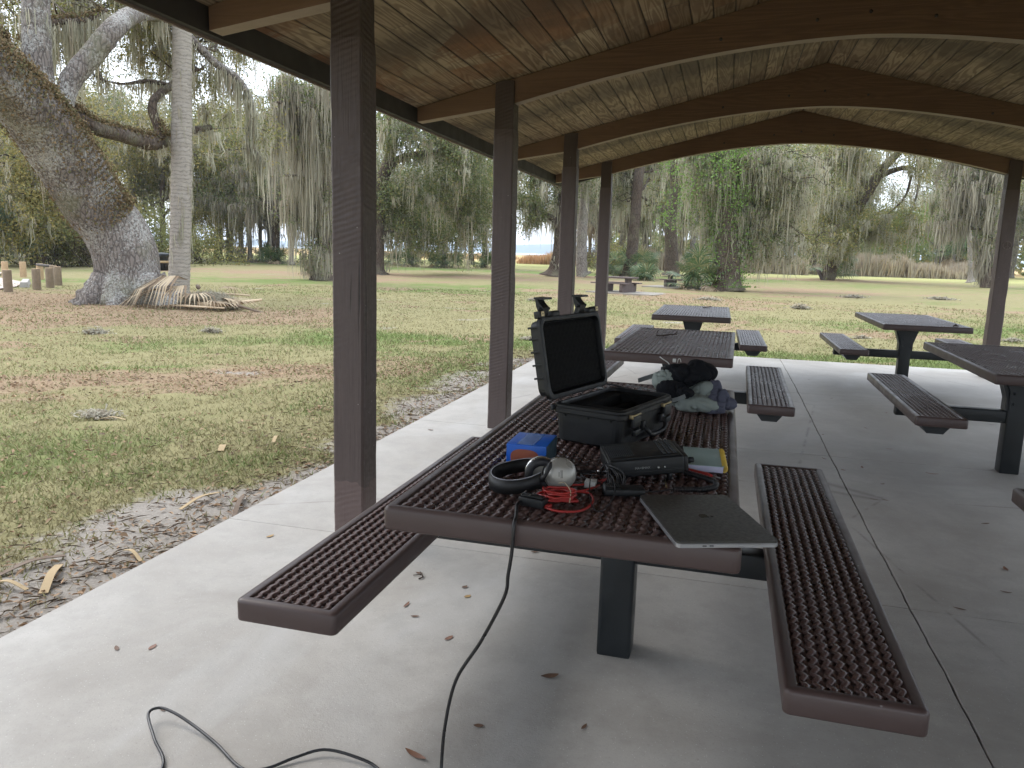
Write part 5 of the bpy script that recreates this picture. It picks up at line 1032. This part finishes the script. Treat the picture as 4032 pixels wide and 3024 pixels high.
def put(kd,x,y,rz,s=1):
    o=src[kd]
    if kd in used: o=dup(o,(x,y,-.1*s),rz,scale=s)
    else: used.add(kd); o.location=(x,y,-.1*s); o.rotation_euler=(0,0,rz); o.scale=(s,s,s)
    o['label']=lab[kd]; o['group']=gr[kd]; return o
F_=[]
def pol(az,d): return d*math.sin(R(az)),d*math.cos(R(az))
for kd,x,y,s in (('C',-39.64,58.9,1),('A',-43.3,61.2,1.05),('B',-35.25,55.8,1.1),('A',-39.9,62.3,1),('C',-33.1,54.75,.95),('C',-26.64,63.65,.85),('A',-23.34,62.8,.9),('B',-21.0,66.8,.85),('C',-41.6,63.6,.9)): put(kd,x,y,x*1.7,s)
for kd,az,d,s in (('D',-54,62,1.1),('B',-51,70,1.1),('D',-49,60,1.0),('A',-47.5,74,1.2),('D',-45.5,66,1.05),('B',-43,80,1.25),('A',-41,76,1.2),('D',-39.5,70,1.0),('A',-37.5,82,1.25),('B',-36,78,1.2),('C',-34.5,74,1.2),('C',-28.5,80,1.15),('A',-26,92,1.2),
   ('C',-23.0,88,.95),('A',-20.8,84,1.0),('B',-18.4,86,1.0),('C',-9.2,84,1.15),('A',-7.6,96,1.35),('B',-5.8,88,1.3),('C',-4.2,94,1.35),('A',-2.4,90,1.3),('C',-.6,98,1.35),('B',.8,92,1.3),('A',2.6,100,1.4),('C',4.2,96,1.3),('B',5.6,106,1.4),('A',7.4,112,1.4),('C',15.6,108,1.2),('B',13.4,124,1.25),('A',17.2,118,1.3),('B',19.4,110,1.3),('C',21,104,1.2),('A',23.5,112,1.3),
   ('B',-8.6,110,1.5),('A',-3.4,112,1.6),('B',1.6,116,1.6),('A',-57,60,1.2),('C',-52.5,56,1.0)): x,y=pol(az,d); put(kd,x,y,az*1.9+d,s)
lm=generic(75,8.5,4.2,M_LIME,M_MOSS,M_BARKG,80,520,0,.5,.2,.3,'maple_tree'); x,y=pol(13.0,112); lm.location=(x,y,-.1); lm.scale=(1.15,)*3; lm['label']='fresh bright green tree before the woods at the right'
x,y=pol(10.5,122); dup(lm,(x,y,-.1),2.2,'second fresh green tree, half hidden behind drooping moss branches',scale=1.0)
# bushes -------------------------------------------------------------
def bush(name,label,loc,rx,ry,h,mat,seed,n,size,cat='bush',group=None,up=.5):
    rng=np.random.default_rng(seed); root=thing(name,label,cat,loc,0,group); g=G()
    cl=rng.standard_normal((26,3))*np.array([rx*.42,ry*.42,h*.22])+np.array([0,0,h*.5]); cl[:,2]=np.clip(cl[:,2],.15,h)
    for c in cl: g.tube(limb_curve((rng.normal()*rx*.2,rng.normal()*ry*.2,-.05),c,rng,n=5),np.linspace(.03,.008,5),4,False)
    C=cl[rng.integers(0,26,n)]+rng.standard_normal((n,3))*np.array([rx*.16,ry*.16,h*.13]); C[:,2]=np.abs(C[:,2])
    obj('stems',g,M_BARK,root); obj('foliage',leafmesh('foliage',C,size,rng,.5),mat,root); return root
M_GB=m_leaf('blue green bush leaves',(.09,.14,.085),(.17,.23,.14)); M_OL=m_leaf('olive bush leaves',(.15,.17,.06),(.27,.27,.11)); M_DRY=m_leaf('dry brush',(.17,.135,.09),(.29,.235,.16),None,.9)
bush('bush','dark blue-green bush at the left edge behind the parking posts',(-37.5,31.5,-.1),3.6,3,3.6,M_GB,81,9000,.13)
bush('bush','yellow-green bush beside the dark one at the left',(-36.5,35.5,-.1),4,3,2.8,M_OL,82,8000,.12)
bush('bush','dry brown thicket between the parking posts and the leaning oak',(-36.8,37.8,-.1),5,2.5,2.4,M_DRY,83,9000,.12)
bush('bush','olive thicket seen just left of the leaning trunk',(-36.2,42.5,-.1),4.5,3,4.2,M_OL,84,9000,.13)
bush('bush','green bush behind the far trunks beside the palm trunk',(-37.5,49.5,-.1),3,2,2.6,M_OAKL,85,5000,.13)
bush('bush','small orange-leaved evergreen among the far trunks right of the palm',(-40.2,55.0,1.0),2.6,2,3.4,M_YEL,86,5000,.13)
bush('bush','low brush at the foot of the cabbage palms',(-13.4,84,-.1),4,2,2.6,M_DRY,87,6000,.16)
bush('bush','green brush right of the fourth post',(-8.4,60,-.1),2.8,2,2.2,M_OAKL,88,5000,.12)
def reedband(name,x0,x1,y0,y1,h,n,seed,mat):
    rng=np.random.default_rng(seed); X=rng.uniform(x0,x1,n); Y=rng.uniform(y0,y1,n); H=h*(.75+.25*np.sin(X*.5)+.12*np.sin(X*1.9))*rng.uniform(.5,1.05,n); az=rng.uniform(0,PI,n); w_=rng.uniform(.03,.09,n); d=np.stack([np.cos(az),np.sin(az),0*az],1); b=np.stack([X,Y,0*X-.12],1); ln=rng.standard_normal((n,3))*.14; ln[:,2]=1; t=b+ln*H[:,None]; m=(b+t)/2
    V=np.stack([b-d*w_[:,None]*.6,b+d*w_[:,None]*.6,m+d*w_[:,None],t,m-d*w_[:,None]],1).reshape(-1,3); F=np.arange(5*n).reshape(n,5); o=obj(name,mesh_np(name,V,F),mat); tag(o,kind='stuff'); return o
tag(reedband('dry_reeds',9,27,88,96,2.5,17000,91,M_REED),'band of pinkish brown dry reeds along the far field edge','reeds')
tag(reedband('dry_reeds',-9,8,84,90,2.6,9000,92,M_REED),'dry reeds glimpsed between the trunks behind the concrete tables','reeds')
M_RED2=m_leaf('orange marsh grass',(.48,.28,.14),(.64,.42,.24),None,.95)
tag(reedband('marsh_grass',-27,-15.5,100,112,1.7,7000,93,M_RED2),'orange marsh grass beyond the lawn near the third post','grass')
tag(reedband('marsh_grass',-75,-42,140,160,1.3,7000,94,m_leaf('tan marsh grass',(.40,.27,.14),(.55,.42,.24),None,.95)),'tan marsh grass far beyond the first posts','grass')
# far woods closing the view at the right (one mass nobody could count)
rng=np.random.default_rng(95); n=32000; az=R(1)*rng.uniform(5,40,n); d=rng.uniform(135,175,n); hh=9+3.5*np.sin(az*23)+2*np.sin(az*61+1); z=hh*rng.uniform(0,1,n)**.8; C=np.stack([d*np.sin(az),d*np.cos(az),z],1); C+=rng.standard_normal((n,3))*.5
tag(obj('far_woods',leafmesh('far_woods',C,.75,rng,.6),M_OAKD),'dark mass of woods beyond the field at the right','woods',kind='stuff')
rng=np.random.default_rng(96); n=14000; az=R(1)*rng.uniform(-70,-44,n); d=rng.uniform(105,140,n); z=(5+1.5*np.sin(az*31))*rng.uniform(0,1,n)**.7; C=np.stack([d*np.sin(az),d*np.cos(az),z],1)
tag(obj('far_woods',leafmesh('far_woods',C,.65,rng,.6),M_OAKL),'green woods far behind the leaning oak at the left','woods',kind='stuff')
rng=np.random.default_rng(97); n=7000; az=R(1)*rng.uniform(-9.0,8,n); d=rng.uniform(125,150,n); z=(6+2*np.sin(az*31))*rng.uniform(0,1,n)**.7; C=np.stack([d*np.sin(az),d*np.cos(az),z],1)
tag(obj('far_woods',leafmesh('far_woods',C,.75,rng,.6),M_OAKD),'grey-green woods behind the straight trunks in the arch view','woods',kind='stuff')
# ---------------- lawn cover ----------------
def scatter(n,rng,dmin=2.2,dmax=34,az0=-54,az1=24,pw=1.0):
    """points over the lawn, thinning out with distance from the pavilion's near corner"""
    u=rng.uniform(0,1,n); d=dmin*(dmax/dmin)**(u**pw); az=R(1)*rng.uniform(az0,az1,n); x=d*np.sin(az); y=d*np.cos(az)
    ok=~((x>-2.31)&(x<3.9)&(y<11.29)); return x[ok],y[ok],d[ok]
def gz(x,y): return np.where((x<-2.3)&(x>-3.9)&(y<12),-.075+.01*np.sin(y*3),-.113+.03*np.sin(x*.31+1)*np.cos(y*.23)+.02*np.sin(x*1.1+y*.7))
rng=np.random.default_rng(200)
x,y,d=scatter(330000,rng,2.2,30); lt,gn,sd_=cover(x,y); keep=rng.uniform(0,1,len(x))<(1-.93*sd_)*(1-.62*lt)*(.55+.45*gn); x,y,d,gn=x[keep],y[keep],d[keep],gn[keep]; n=len(x)
h=rng.uniform(.018,.050,n)*(.7+.6*gn)*(1+.01*d); w_=rng.uniform(.0018,.0035,n)*(1+d*.16); az=rng.uniform(0,PI,n); b=np.stack([x,y,gz(x,y)],1); dv=np.stack([np.cos(az),np.sin(az),0*az],1); ln=rng.standard_normal((n,3))*.75; ln[:,2]=1
V=np.stack([b-dv*w_[:,None],b+dv*w_[:,None],b+ln*h[:,None]],1).reshape(-1,3); F=np.arange(3*n).reshape(n,3)
def m_grass():
    k=NB('grass blades'); i=k.island(); at=k.n('ShaderNodeAttribute',attribute_name='fresh')
    f=k.ramp(k.math('ADD',at.outputs['Fac'],k.math('MULTIPLY',k.math('SUBTRACT',i,.5),1.1)),[(.35,0),(.65,1)]); c=k.mix(f,k.mix(i,(.18,.155,.075),(.38,.34,.19)),k.mix(k.math('FRACT',k.math('MULTIPLY',i,7.7)),(.11,.15,.045),(.22,.26,.10))); k.fin(c,.7,spec=.2)
    d=k.n('ShaderNodeBsdfTranslucent'); k.l(c,d.inputs[0]); m=k.n('ShaderNodeMixShader'); m.inputs[0].default_value=.3; k.l(k.b.outputs[0],m.inputs[1]); k.l(d.outputs[0],m.inputs[2]); k.l(m.outputs[0],k.o.inputs[0]); return k.m
me=mesh_np('lawn_grass',V,F); a_=me.attributes.new('fresh','FLOAT','POINT'); a_.data.foreach_set('value',np.repeat(gn,3).astype(np.float32))
tag(obj('lawn_grass',me,m_grass()),'short patchy lawn grass around the pavilion','grass',kind='stuff')
x,y,d=scatter(190000,rng,2.2,34); lt,gn,sd_=cover(x,y); keep=rng.uniform(0,1,len(x))<np.clip(.04+.80*lt**1.3+.06*sd_,0,1); x,y,d=x[keep],y[keep],d[keep]
# a thick line of leaves caught against the slab edge
m=800; xe=-2.335-rng.exponential(.12,m)-.01; ye=rng.uniform(.8,11.2,m); x=np.concatenate([x,xe]); y=np.concatenate([y,ye]); d=np.hypot(x,y); n=len(x)
sz=rng.uniform(.016,.044,n)*(1+.012*d); az=rng.uniform(0,2*PI,n); t=np.stack([np.cos(az),np.sin(az),rng.normal(0,.22,n)],1); s_=np.stack([-np.sin(az),np.cos(az),rng.normal(0,.30,n)],1); c=np.stack([x,y,gz(x,y)+rng.uniform(.004,.020,n)],1); L2=sz[:,None]; W2=(sz*rng.uniform(.25,.5,n))[:,None]; cu=np.zeros((n,3)); cu[:,2]=sz*rng.uniform(-.05,.25,n)
V=np.stack([c-t*L2*.5,c-t*L2*.1+s_*W2*.5+cu,c+t*L2*.25+s_*W2*.42+cu,c+t*L2*.55,c+t*L2*.25-s_*W2*.42+cu,c-t*L2*.1-s_*W2*.5+cu],1).reshape(-1,3)
k6=np.arange(n)[:,None]*6; F=np.concatenate([k6+np.array([0,1,2,3]),k6+np.array([0,3,4,5])],1).reshape(-1,4)
M_LIT=m_leaf('fallen oak leaves',(.20,.125,.07),(.42,.28,.17),(.14,.095,.065),.8,.1)
tag(obj('leaf_litter',mesh_np('leaf_litter',V,F),M_LIT),'brown oak leaf litter strewn over the lawn and along the floor edge','leaves',kind='stuff')
# fine twigs and straw in the sandy strip
n=2600; x=-2.35-rng.exponential(.45,n); y=rng.uniform(.8,11,n); az=rng.uniform(0,2*PI,n); L_=rng.uniform(.03,.12,n); c=np.stack([x,y,gz(x,y)+.006],1); t=np.stack([np.cos(az),np.sin(az),rng.normal(0,.06,n)],1)*L_[:,None]; s_=np.stack([-np.sin(az),np.cos(az),0*az],1)*.0016
V=np.stack([c-s_,c+s_,c+t*.5+s_+np.array([0,0,.006]),c+t,c+t*.5-s_+np.array([0,0,.006])],1).reshape(-1,3)
tag(obj('straw_litter',mesh_np('straw_litter',V,np.arange(5*n).reshape(n,5)),m_leaf('straw and twigs',(.12,.085,.06),(.34,.27,.19),None,.9,0)),'fine twigs and straw lying on the sandy strip by the floor edge','litter',kind='stuff')
# split palm leaf strips by the slab
M_STRIP=m_leaf('dry palm strips',(.34,.24,.13),(.50,.38,.22),None,.8,.05); M_STRIPD=plain('dark dry palm stalk',(.13,.09,.06),.8)
strips=[((-2.90,2.42),(-2.80,2.67),.030,'long dark dry palm strip at the left photo edge',1),((-2.582,2.345),(-2.742,2.582),.035,'broad tan palm strip on the sand near the left edge',0),((-2.86,2.36),(-2.659,2.341),.018,'narrow tan strip lying at the very left edge',0),((-2.611,2.823),(-2.439,2.727),.016,'tan strip pointing at the slab edge',0),
 ((-2.782,3.42),(-2.761,3.731),.022,'long pale palm strip lying level on the sandy soil',0),((-2.446,3.423),(-2.595,3.724),.026,'curved brown strip leaning towards the slab joint',1),((-3.306,4.496),(-3.346,4.617),.045,'small fan-shaped pale leaf scrap on the grass edge',0),((-3.10,4.828),(-3.158,4.986),.025,'small pale strip near the first post',0),((-5.028,5.239),(-4.801,5.284),.02,'thin stick lying beside a grey moss clump',0)]
for (a,b,wd,lb,dk) in strips:
    za=float(gz(np.array([a[0]]),np.array([a[1]]))[0]); m_=((a[0]+b[0])/2,(a[1]+b[1])/2,za+.035); o=obj('palm_strip',ribbon([(a[0],a[1],za+.010),m_,(b[0],b[1],za+.016)],wd,.0015),M_STRIPD if dk else M_STRIP); tag(o,lb,'palm leaf strip',"dry palm strips beside the floor")
# leaves on the concrete floor
LV=[(-1.104,2.603),(-1.037,2.525),(-1.172,2.897),(-.943,2.828),(-.86,2.41),(-.601,1.953),(-.307,2.041),(-.761,3.289),(.966,5.458),(1.025,5.082),(.915,4.722),(.978,4.735),(1.315,3.801),(1.23,3.519),(.994,3.278),(.744,5.613),(.832,5.341),(.825,6.42),(1.203,6.816),(1.424,4.476),(-1.793,2.035),(-1.513,1.744),(-1.899,1.991),(1.1,8.2),(1.5,7.6),(.5,6.9),(1.0,9.4),(2.1,8.9),(.2,8.0),(-.9,7.3),(-1.2,6.4),(2.3,7.4),(2.6,5.2),(-1.5,4.6),(-2.0,4.2),(-2.1,5.4),(1.25,6.1)]
M_FL=[plain('dry brown leaf',(.13,.07,.04),.6,var=.4),plain('reddish dry leaf',(.20,.095,.055),.5,var=.3),plain('yellowed leaf',(.36,.22,.07),.5,var=.3)]
def leaf_obj(x,y,L_,wd,az,mat,curl=.3):
    V=[];F=[]; n=7
    for i in range(n):
        t=i/(n-1); ww=wd*math.sin(PI*min(1,max(.02,t*.96+.02)))**.8; z=curl*L_*((t-.5)**2)*.7
        for s in (-1,0,1): V.append(((t-.5)*L_,s*ww/2,.0015+z+(abs(s)*wd*curl*.22)))
    for i in range(n-1):
        for j in range(2): a=i*3+j; F.append((a,a+3,a+4,a+1))
    g=G(); g.add(V,F,True); return obj('fallen_leaf',g,mat,None,(x,y,.0005),(0,0,az))
rr=random.Random(77)
for i,(x,y) in enumerate(LV):
    o=leaf_obj(x,y,rr.uniform(.028,.055),rr.uniform(.010,.020),rr.uniform(0,6.3),M_FL[0 if i%4 else 1],rr.uniform(.1,.45)); tag(o,'small dry brown oak leaf lying loose on the concrete floor','leaf','small dry leaves on the concrete floor')
tag(leaf_obj(-.724,1.774,.075,.020,R(-20),M_FL[1],.35),'long reddish curled leaf beside the looped floor cable','leaf')
tag(leaf_obj(-.905,2.75,.034,.020,R(60),M_FL[2],.2),'yellow-brown leaf between the bench end and the hanging cable','leaf')
tag(leaf_obj(1.39,5.458,.075,.018,R(-8),M_FL[1],.4),'reddish curled leaf lying between the crack and the far pedestal','leaf')
tag(leaf_obj(-1.996,3.062,.045,.020,R(70),M_FL[2],.3),'ochre leaf at the slab edge beside the cross joint','leaf')
tag(leaf_obj(-.462,2.277,.06,.028,R(30),M_FL[0],.3),'crumpled grey-brown leaf in front of the pedestal','leaf')
# twigs on the table tops
M_TW=plain('dark twig bark',(.05,.030,.02),.8)
def twig(name,P,r,label,extra=()):
    g=G(); g.tube(smooth_path(P,4),[r]*(4*(len(P)-1)+1),6)
    for E in extra: g.tube(smooth_path(E,3),r*.6,5)
    tag(obj(name,g,M_TW),label,'twig')
twig('twig',[(-.473,5.832,.775),(-.43,5.90,.772),(-.38,5.97,.776),(-.337,6.051,.772)],.006,'forked twig lying on the top of the table behind the case',[[(-.473,5.832,.775),(-.468,5.85,.805),(-.462,5.855,.815)],[(-.35,6.03,.774),(-.335,6.035,.80)],[(-.45,5.87,.774),(-.42,5.85,.772)]])
twig('twig',[(-.243,9.467,.772),(-.21,9.56,.774),(-.156,9.785,.772)],.006,'small twig on the farthest table of the left row')
twig('twig',[(2.149,8.322,.772),(2.165,8.35,.778),(2.203,8.384,.772)],.008,'little knot of twig on the far right table top',[[(2.15,8.33,.774),(2.17,8.31,.786)],[(2.19,8.37,.775),(2.18,8.39,.79)]])
twig('twig',[(-1.17,2.905,.004),(-1.14,2.86,.006),(-1.15,2.84,.004)],.003,'tiny forked twig on the floor past the left bench',[[(-1.155,2.88,.005),(-1.185,2.865,.004)]])
# moss clumps fallen on the lawn
def lump(x,y,r,h,label,seed,grp='grey moss clumps lying on the lawn'):
    r*=.62; h*=.7
    rg_=np.random.default_rng(seed); n=420; a=rg_.standard_normal((n,3))*np.array([r*.5,r*.3,h*.4]); a[:,2]=np.abs(a[:,2])*np.exp(-(a[:,0]/r)**2*.5); d=rg_.standard_normal((n,3)); d[:,2]*=.35; d/=np.linalg.norm(d,axis=1,keepdims=True); L_=rg_.uniform(.4,1,n)[:,None]*r*.40; s=np.cross(d,[0,0,1.])+rg_.standard_normal((n,3))*.3; s/=np.linalg.norm(s,axis=1,keepdims=True); wv=.006+.0006*math.hypot(x,y)
    k=rg_.standard_normal((n,3))*r*.06; V=np.stack([a-d*L_*.5,a+k-s*wv,a+d*L_*.5,a+k+s*wv],1).reshape(-1,3)
    o=obj('moss_clump',mesh_np('moss_clump',V,np.arange(4*n).reshape(n,4)),M_MOSSD,None,(x,y,float(gz(np.array([x]),np.array([y]))[0])+.01)); tag(o,label,'moss clump',grp)
LM=[(2.19,24.67,.42,.22,'largest pale moss clump on the lawn in the arch view'),(2.62,16.21,.22,.10,'moss clump just beyond the far right table'),(-8.28,11.12,.28,.12,'grey moss clump in front of the oak, towards the first post'),(-5.13,5.34,.30,.08,'flat grey moss clump in the brown leaves at the left'),(-9.5,9.95,.36,.12,'moss clump left of the palm frond pile'),(-5.79,23.97,.45,.12,'moss clump seen between the second and third posts'),(5.21,35.39,.7,.16,'low moss clump under the drooping oak at the right'),(8.76,36.48,.8,.14,'farthest low moss clump towards the slim pale trunk'),(-.54,27.7,.6,.14,'moss clump in front of the vine-clad oak'),(-3.2,12.9,.25,.07,'thin moss clump beyond the pavilion corner'),(5.6,17.5,.3,.09,'moss clump right of the right-hand post')]
for i,(x,y,r,h,l) in enumerate(LM): lump(x,y,r,h,l,300+i)
# heap of dead palm fronds at the palm foot
pl=thing('palm_frond_heap','heap of dead tan palm fronds and grey moss at the palm foot','frond heap',(-11.6,15.4,-.1)); rng=np.random.default_rng(310)
for i,(b,dv,rad,dr,nl,sp,wd) in enumerate([((-11.95,15.5,.42),(-.45,-.85,.1),1.5,.50,20,42,.075),((-12.15,15.5,.36),(-.75,-.6,.05),1.6,.42,18,38,.07),((-12.1,15.2,.22),(-.85,-.45,0),1.5,.30,16,34,.07),((-11.9,15.3,.30),(-.1,-.95,.05),1.1,.46,14,40,.065),((-11.6,15.1,.20),(.45,-.75,.0),.8,.30,12,55,.06),((-11.3,15.5,.10),(.85,-.1,0),1.3,.12,16,30,.06),((-11.2,15.2,.06),(.8,-.4,0),1.1,.08,14,36,.055),((-11.7,16.0,.25),(.6,.4,.05),.9,.25,12,60,.05)]):
    V,F,c=fan(b,dv,.15,rad,rng,nl,dr,sp,wd); V=np.array(V); V[:,2]=np.maximum(V[:,2],-.09+rng.uniform(0,.02,len(V))); g=G(); g.add(V,F); g.v=[np.array([-11.75,15.3,-.09])+(q-np.array([-11.75,15.3,-.09]))*np.array([.80,.80,1.15]) for q in g.v]; wpart('dead_frond',g,M_DEADP,pl)
M_STK=plain('pale split palm stalk',(.50,.38,.25),.75,var=.3); 
for P,r,m in (([(-11.9,15.5,.22),(-11.3,15.89,.20),(-10.9,16.17,.17)],[.028,.024,.020],M_STK),([(-11.4,14.9,.02),(-10.9,15.06,.02),(-10.3,15.73,.12)],[.05,.055,.03],M_STK),([(-11.5,15.0,.10),(-10.65,15.1,.03),(-9.9,14.85,-.06),(-9.6,14.75,-.09)],[.03,.035,.025,.012],M_STRIPD),([(-11.9,15.6,.33),(-12.15,15.9,.36),(-12.4,16.3,.3)],[.04,.045,.03],M_STRIPD),([(-12.0,14.7,-.02),(-11.2,14.5,.0),(-10.6,14.75,-.03)],[.02,.025,.02],M_STK)):
    A=smooth_path(P,4); g=G(); g.tube(A,np.interp(np.linspace(0,1,len(A)),np.linspace(0,1,len(r)),r),7,jit=.08,rng=rng); wpart('stalk',g,m,pl)
n=2600; a=rng.standard_normal((n,3)); a/=np.linalg.norm(a,axis=1,keepdims=True); a[:,2]=np.abs(a[:,2]); a*=np.array([.75,.45,.34])*rng.uniform(.75,1.05,n)[:,None]; c=a+np.array([-11.45,15.35,-.08]); d_=rng.standard_normal((n,3)); d_/=np.linalg.norm(d_,axis=1,keepdims=True); s=rng.standard_normal((n,3)); s/=np.linalg.norm(s,axis=1,keepdims=True); L_=rng.uniform(.05,.16,n)[:,None]
V=np.stack([c-d_*L_,c-s*.008,c+d_*L_,c+s*.008],1).reshape(-1,3); wpart('moss_tangle',mesh_np('moss_tangle',V,np.arange(4*n).reshape(n,4)),M_MOSSD,pl)
# parking posts, rail, wheel stop, path
M_WPOST=plain('weathered round timber',(.20,.15,.10),.85,var=.35,scale=9,bump=.4,bd=.01); M_WPALE=plain('pale cut timber',(.42,.29,.17),.85,var=.25,scale=9)
def bollard(x,y,lab,pale=0,h=.60,r=.115):
    t=thing('parking_post',lab,'bollard',(x,y,-.115),x,'wooden parking posts'); g=G(); g.lathe([(r*1.0,-.02),(r*1.02,.1),(r*.99,h*.5),(r,h-.02),(r*.96,h-.004)],sides=16); obj('post_shaft',g,M_WPALE if pale else M_WPOST,t); g=G(); g.lathe([(0,h),(r*.9,h-.001),(r*.96,h-.005)],sides=16); obj('cut_end',g,M_WPALE,t)
for x,y,l,p in ((-19.448,17.31,'dark round parking post nearest the left photo edge',0),(-19.839,18.628,'dark parking post next to the concrete wheel stop',0),(-20.344,19.591,'dark parking post in the middle of the near row',0),(-21.231,20.771,'parking post nearest the oak, last of the near row',0),(-22.324,21.667,'grey parking post holding the right end of the rail',0),(-24.137,22.845,'pale parking post holding the left end of the rail',1),(-26.071,23.912,'pale parking post alone behind the wheel stop',1),(-26.487,23.701-.2,'orange-topped parking post at the far left',1)): bollard(x,y,l,p)
g=G(); g.tube([(-24.2,22.80,.44),(-22.3,21.70,.44)],.05,10); tag(obj('metal_rail',g,M_STEEL),'silver metal rail across the tops of two parking posts','rail')
g=G(); M=Matrix.Translation((-21.6,19.85,0))@Matrix.Rotation(R(135.7),4,'Z'); g.prism([(-.13,-.12),(.13,-.12),(.09,.04),(-.09,.04)],-1.2,1.2,'yz',M=M); o=obj('wheel_stop',g,M_CONC); tag(o,'low grey concrete wheel stop on the ground among the parking posts','wheel stop')
g=G(); poly=[(-19.75,16.9),(-20.9,18.9),(-22.9,21.0),(-26.5,23.1),(-30,26.5),(-48,30),(-46,14),(-30,8),(-22,12)]; g.add([(a,b,-.082) for a,b in poly],[tuple(range(len(poly)))])
tag(obj('parking_path',g,plain('pale crushed gravel',(.44,.36,.31),.95,var=.25,scale=12)),kind='structure')
# litter bin behind the oak
t=thing('litter_bin','black litter bin with a tan band, half hidden between oak and palm','litter bin',(-29.3,35.5,-.12)); g=G(); g.lathe([(.0,.0),(.30,.0),(.36,.70),(.40,.72),(.42,.86),(.40,.90),(.30,.93),(.0,.95)],sides=20); obj('bin_body',g,M_LEG,t); g=G(); g.lathe([(.345,.40),(.352,.40),(.362,.52),(.355,.52)],sides=20); obj('band',g,M_STRIP,t)
# concrete picnic tables on pads
M_PAD=plain('dusty weathered concrete',(.25,.225,.19),.9,var=.25,scale=4)
M_CT=plain('brown tinted concrete',(.105,.078,.070),.8,var=.2,scale=7)
def conc_table(loc,rz,label):
    t=thing('concrete_picnic_table',label,'picnic table',loc,rz,'concrete picnic tables on the lawn'); t.scale=(.86,.9,.77)
    obj('table_slab',G().box(-.95,.95,-.38,.38,.70,.775,.01),M_CT,t)
    for s in (-1,1): obj('bench_slab',G().box(-.95,.95,s*.62-.15,s*.62+.15,.42,.475,.01),M_CT,t)
    for s in (-1,1):
        P=[(-.70,0),(.70,0),(.74,.12),(.74,.40),(.70,.418)]
        for a in np.linspace(0,180,7): P.append((.50+.075*math.cos(R(a)),.418-.13*math.sin(R(a))))
        P+=[(.24,.418),(.20,.50),(.22,.698),(-.22,.698),(-.20,.50),(-.24,.418)]
        for a in np.linspace(0,180,7): P.append((-.50+.075*math.cos(R(a)),.418-.13*math.sin(R(a))))
        P+=[(-.70,.418),(-.74,.40),(-.74,.12)]
        g=G(); g.prism(P,s*.60-.075,s*.60+.075,'yz'); obj('leg_panel',g,M_CT,t)
    return t
conc_table((-4.25,31.3,-.085),R(-18),'brown concrete picnic table on the nearer pad, cut by the fourth post')
conc_table((-2.15,38.8,-.085),R(-18),'brown concrete picnic table on the farther pad beside the palmetto')
for x,y in ((-3.7,31.2),(-2.3,38.9)):
    M=Matrix.Translation((x,y,0))@Matrix.Rotation(R(-18),4,'Z'); g=G(); g.box(-1.45,1.45,-1.0,1.0,-.2,-.088,M=M); tag(obj('concrete_pad',g,M_PAD),kind='structure')
# ---------------- haze over the lake and the far shore ----------------
hm=bpy.data.materials.new('haze'); hm.use_nodes=True; t_=hm.node_tree; t_.nodes.clear(); ho=t_.nodes.new('ShaderNodeOutputMaterial'); hv=t_.nodes.new('ShaderNodeVolumePrincipled'); hv.inputs['Color'].default_value=(.72,.82,1,1); hv.inputs['Density'].default_value=.00022; t_.links.new(hv.outputs[0],ho.inputs['Volume'])
g=G(); g.box(-4600,4600,-650,6100,-2.2,40); tag(obj('haze',g,hm),kind='stuff')
SC.cycles.volume_bounces=1
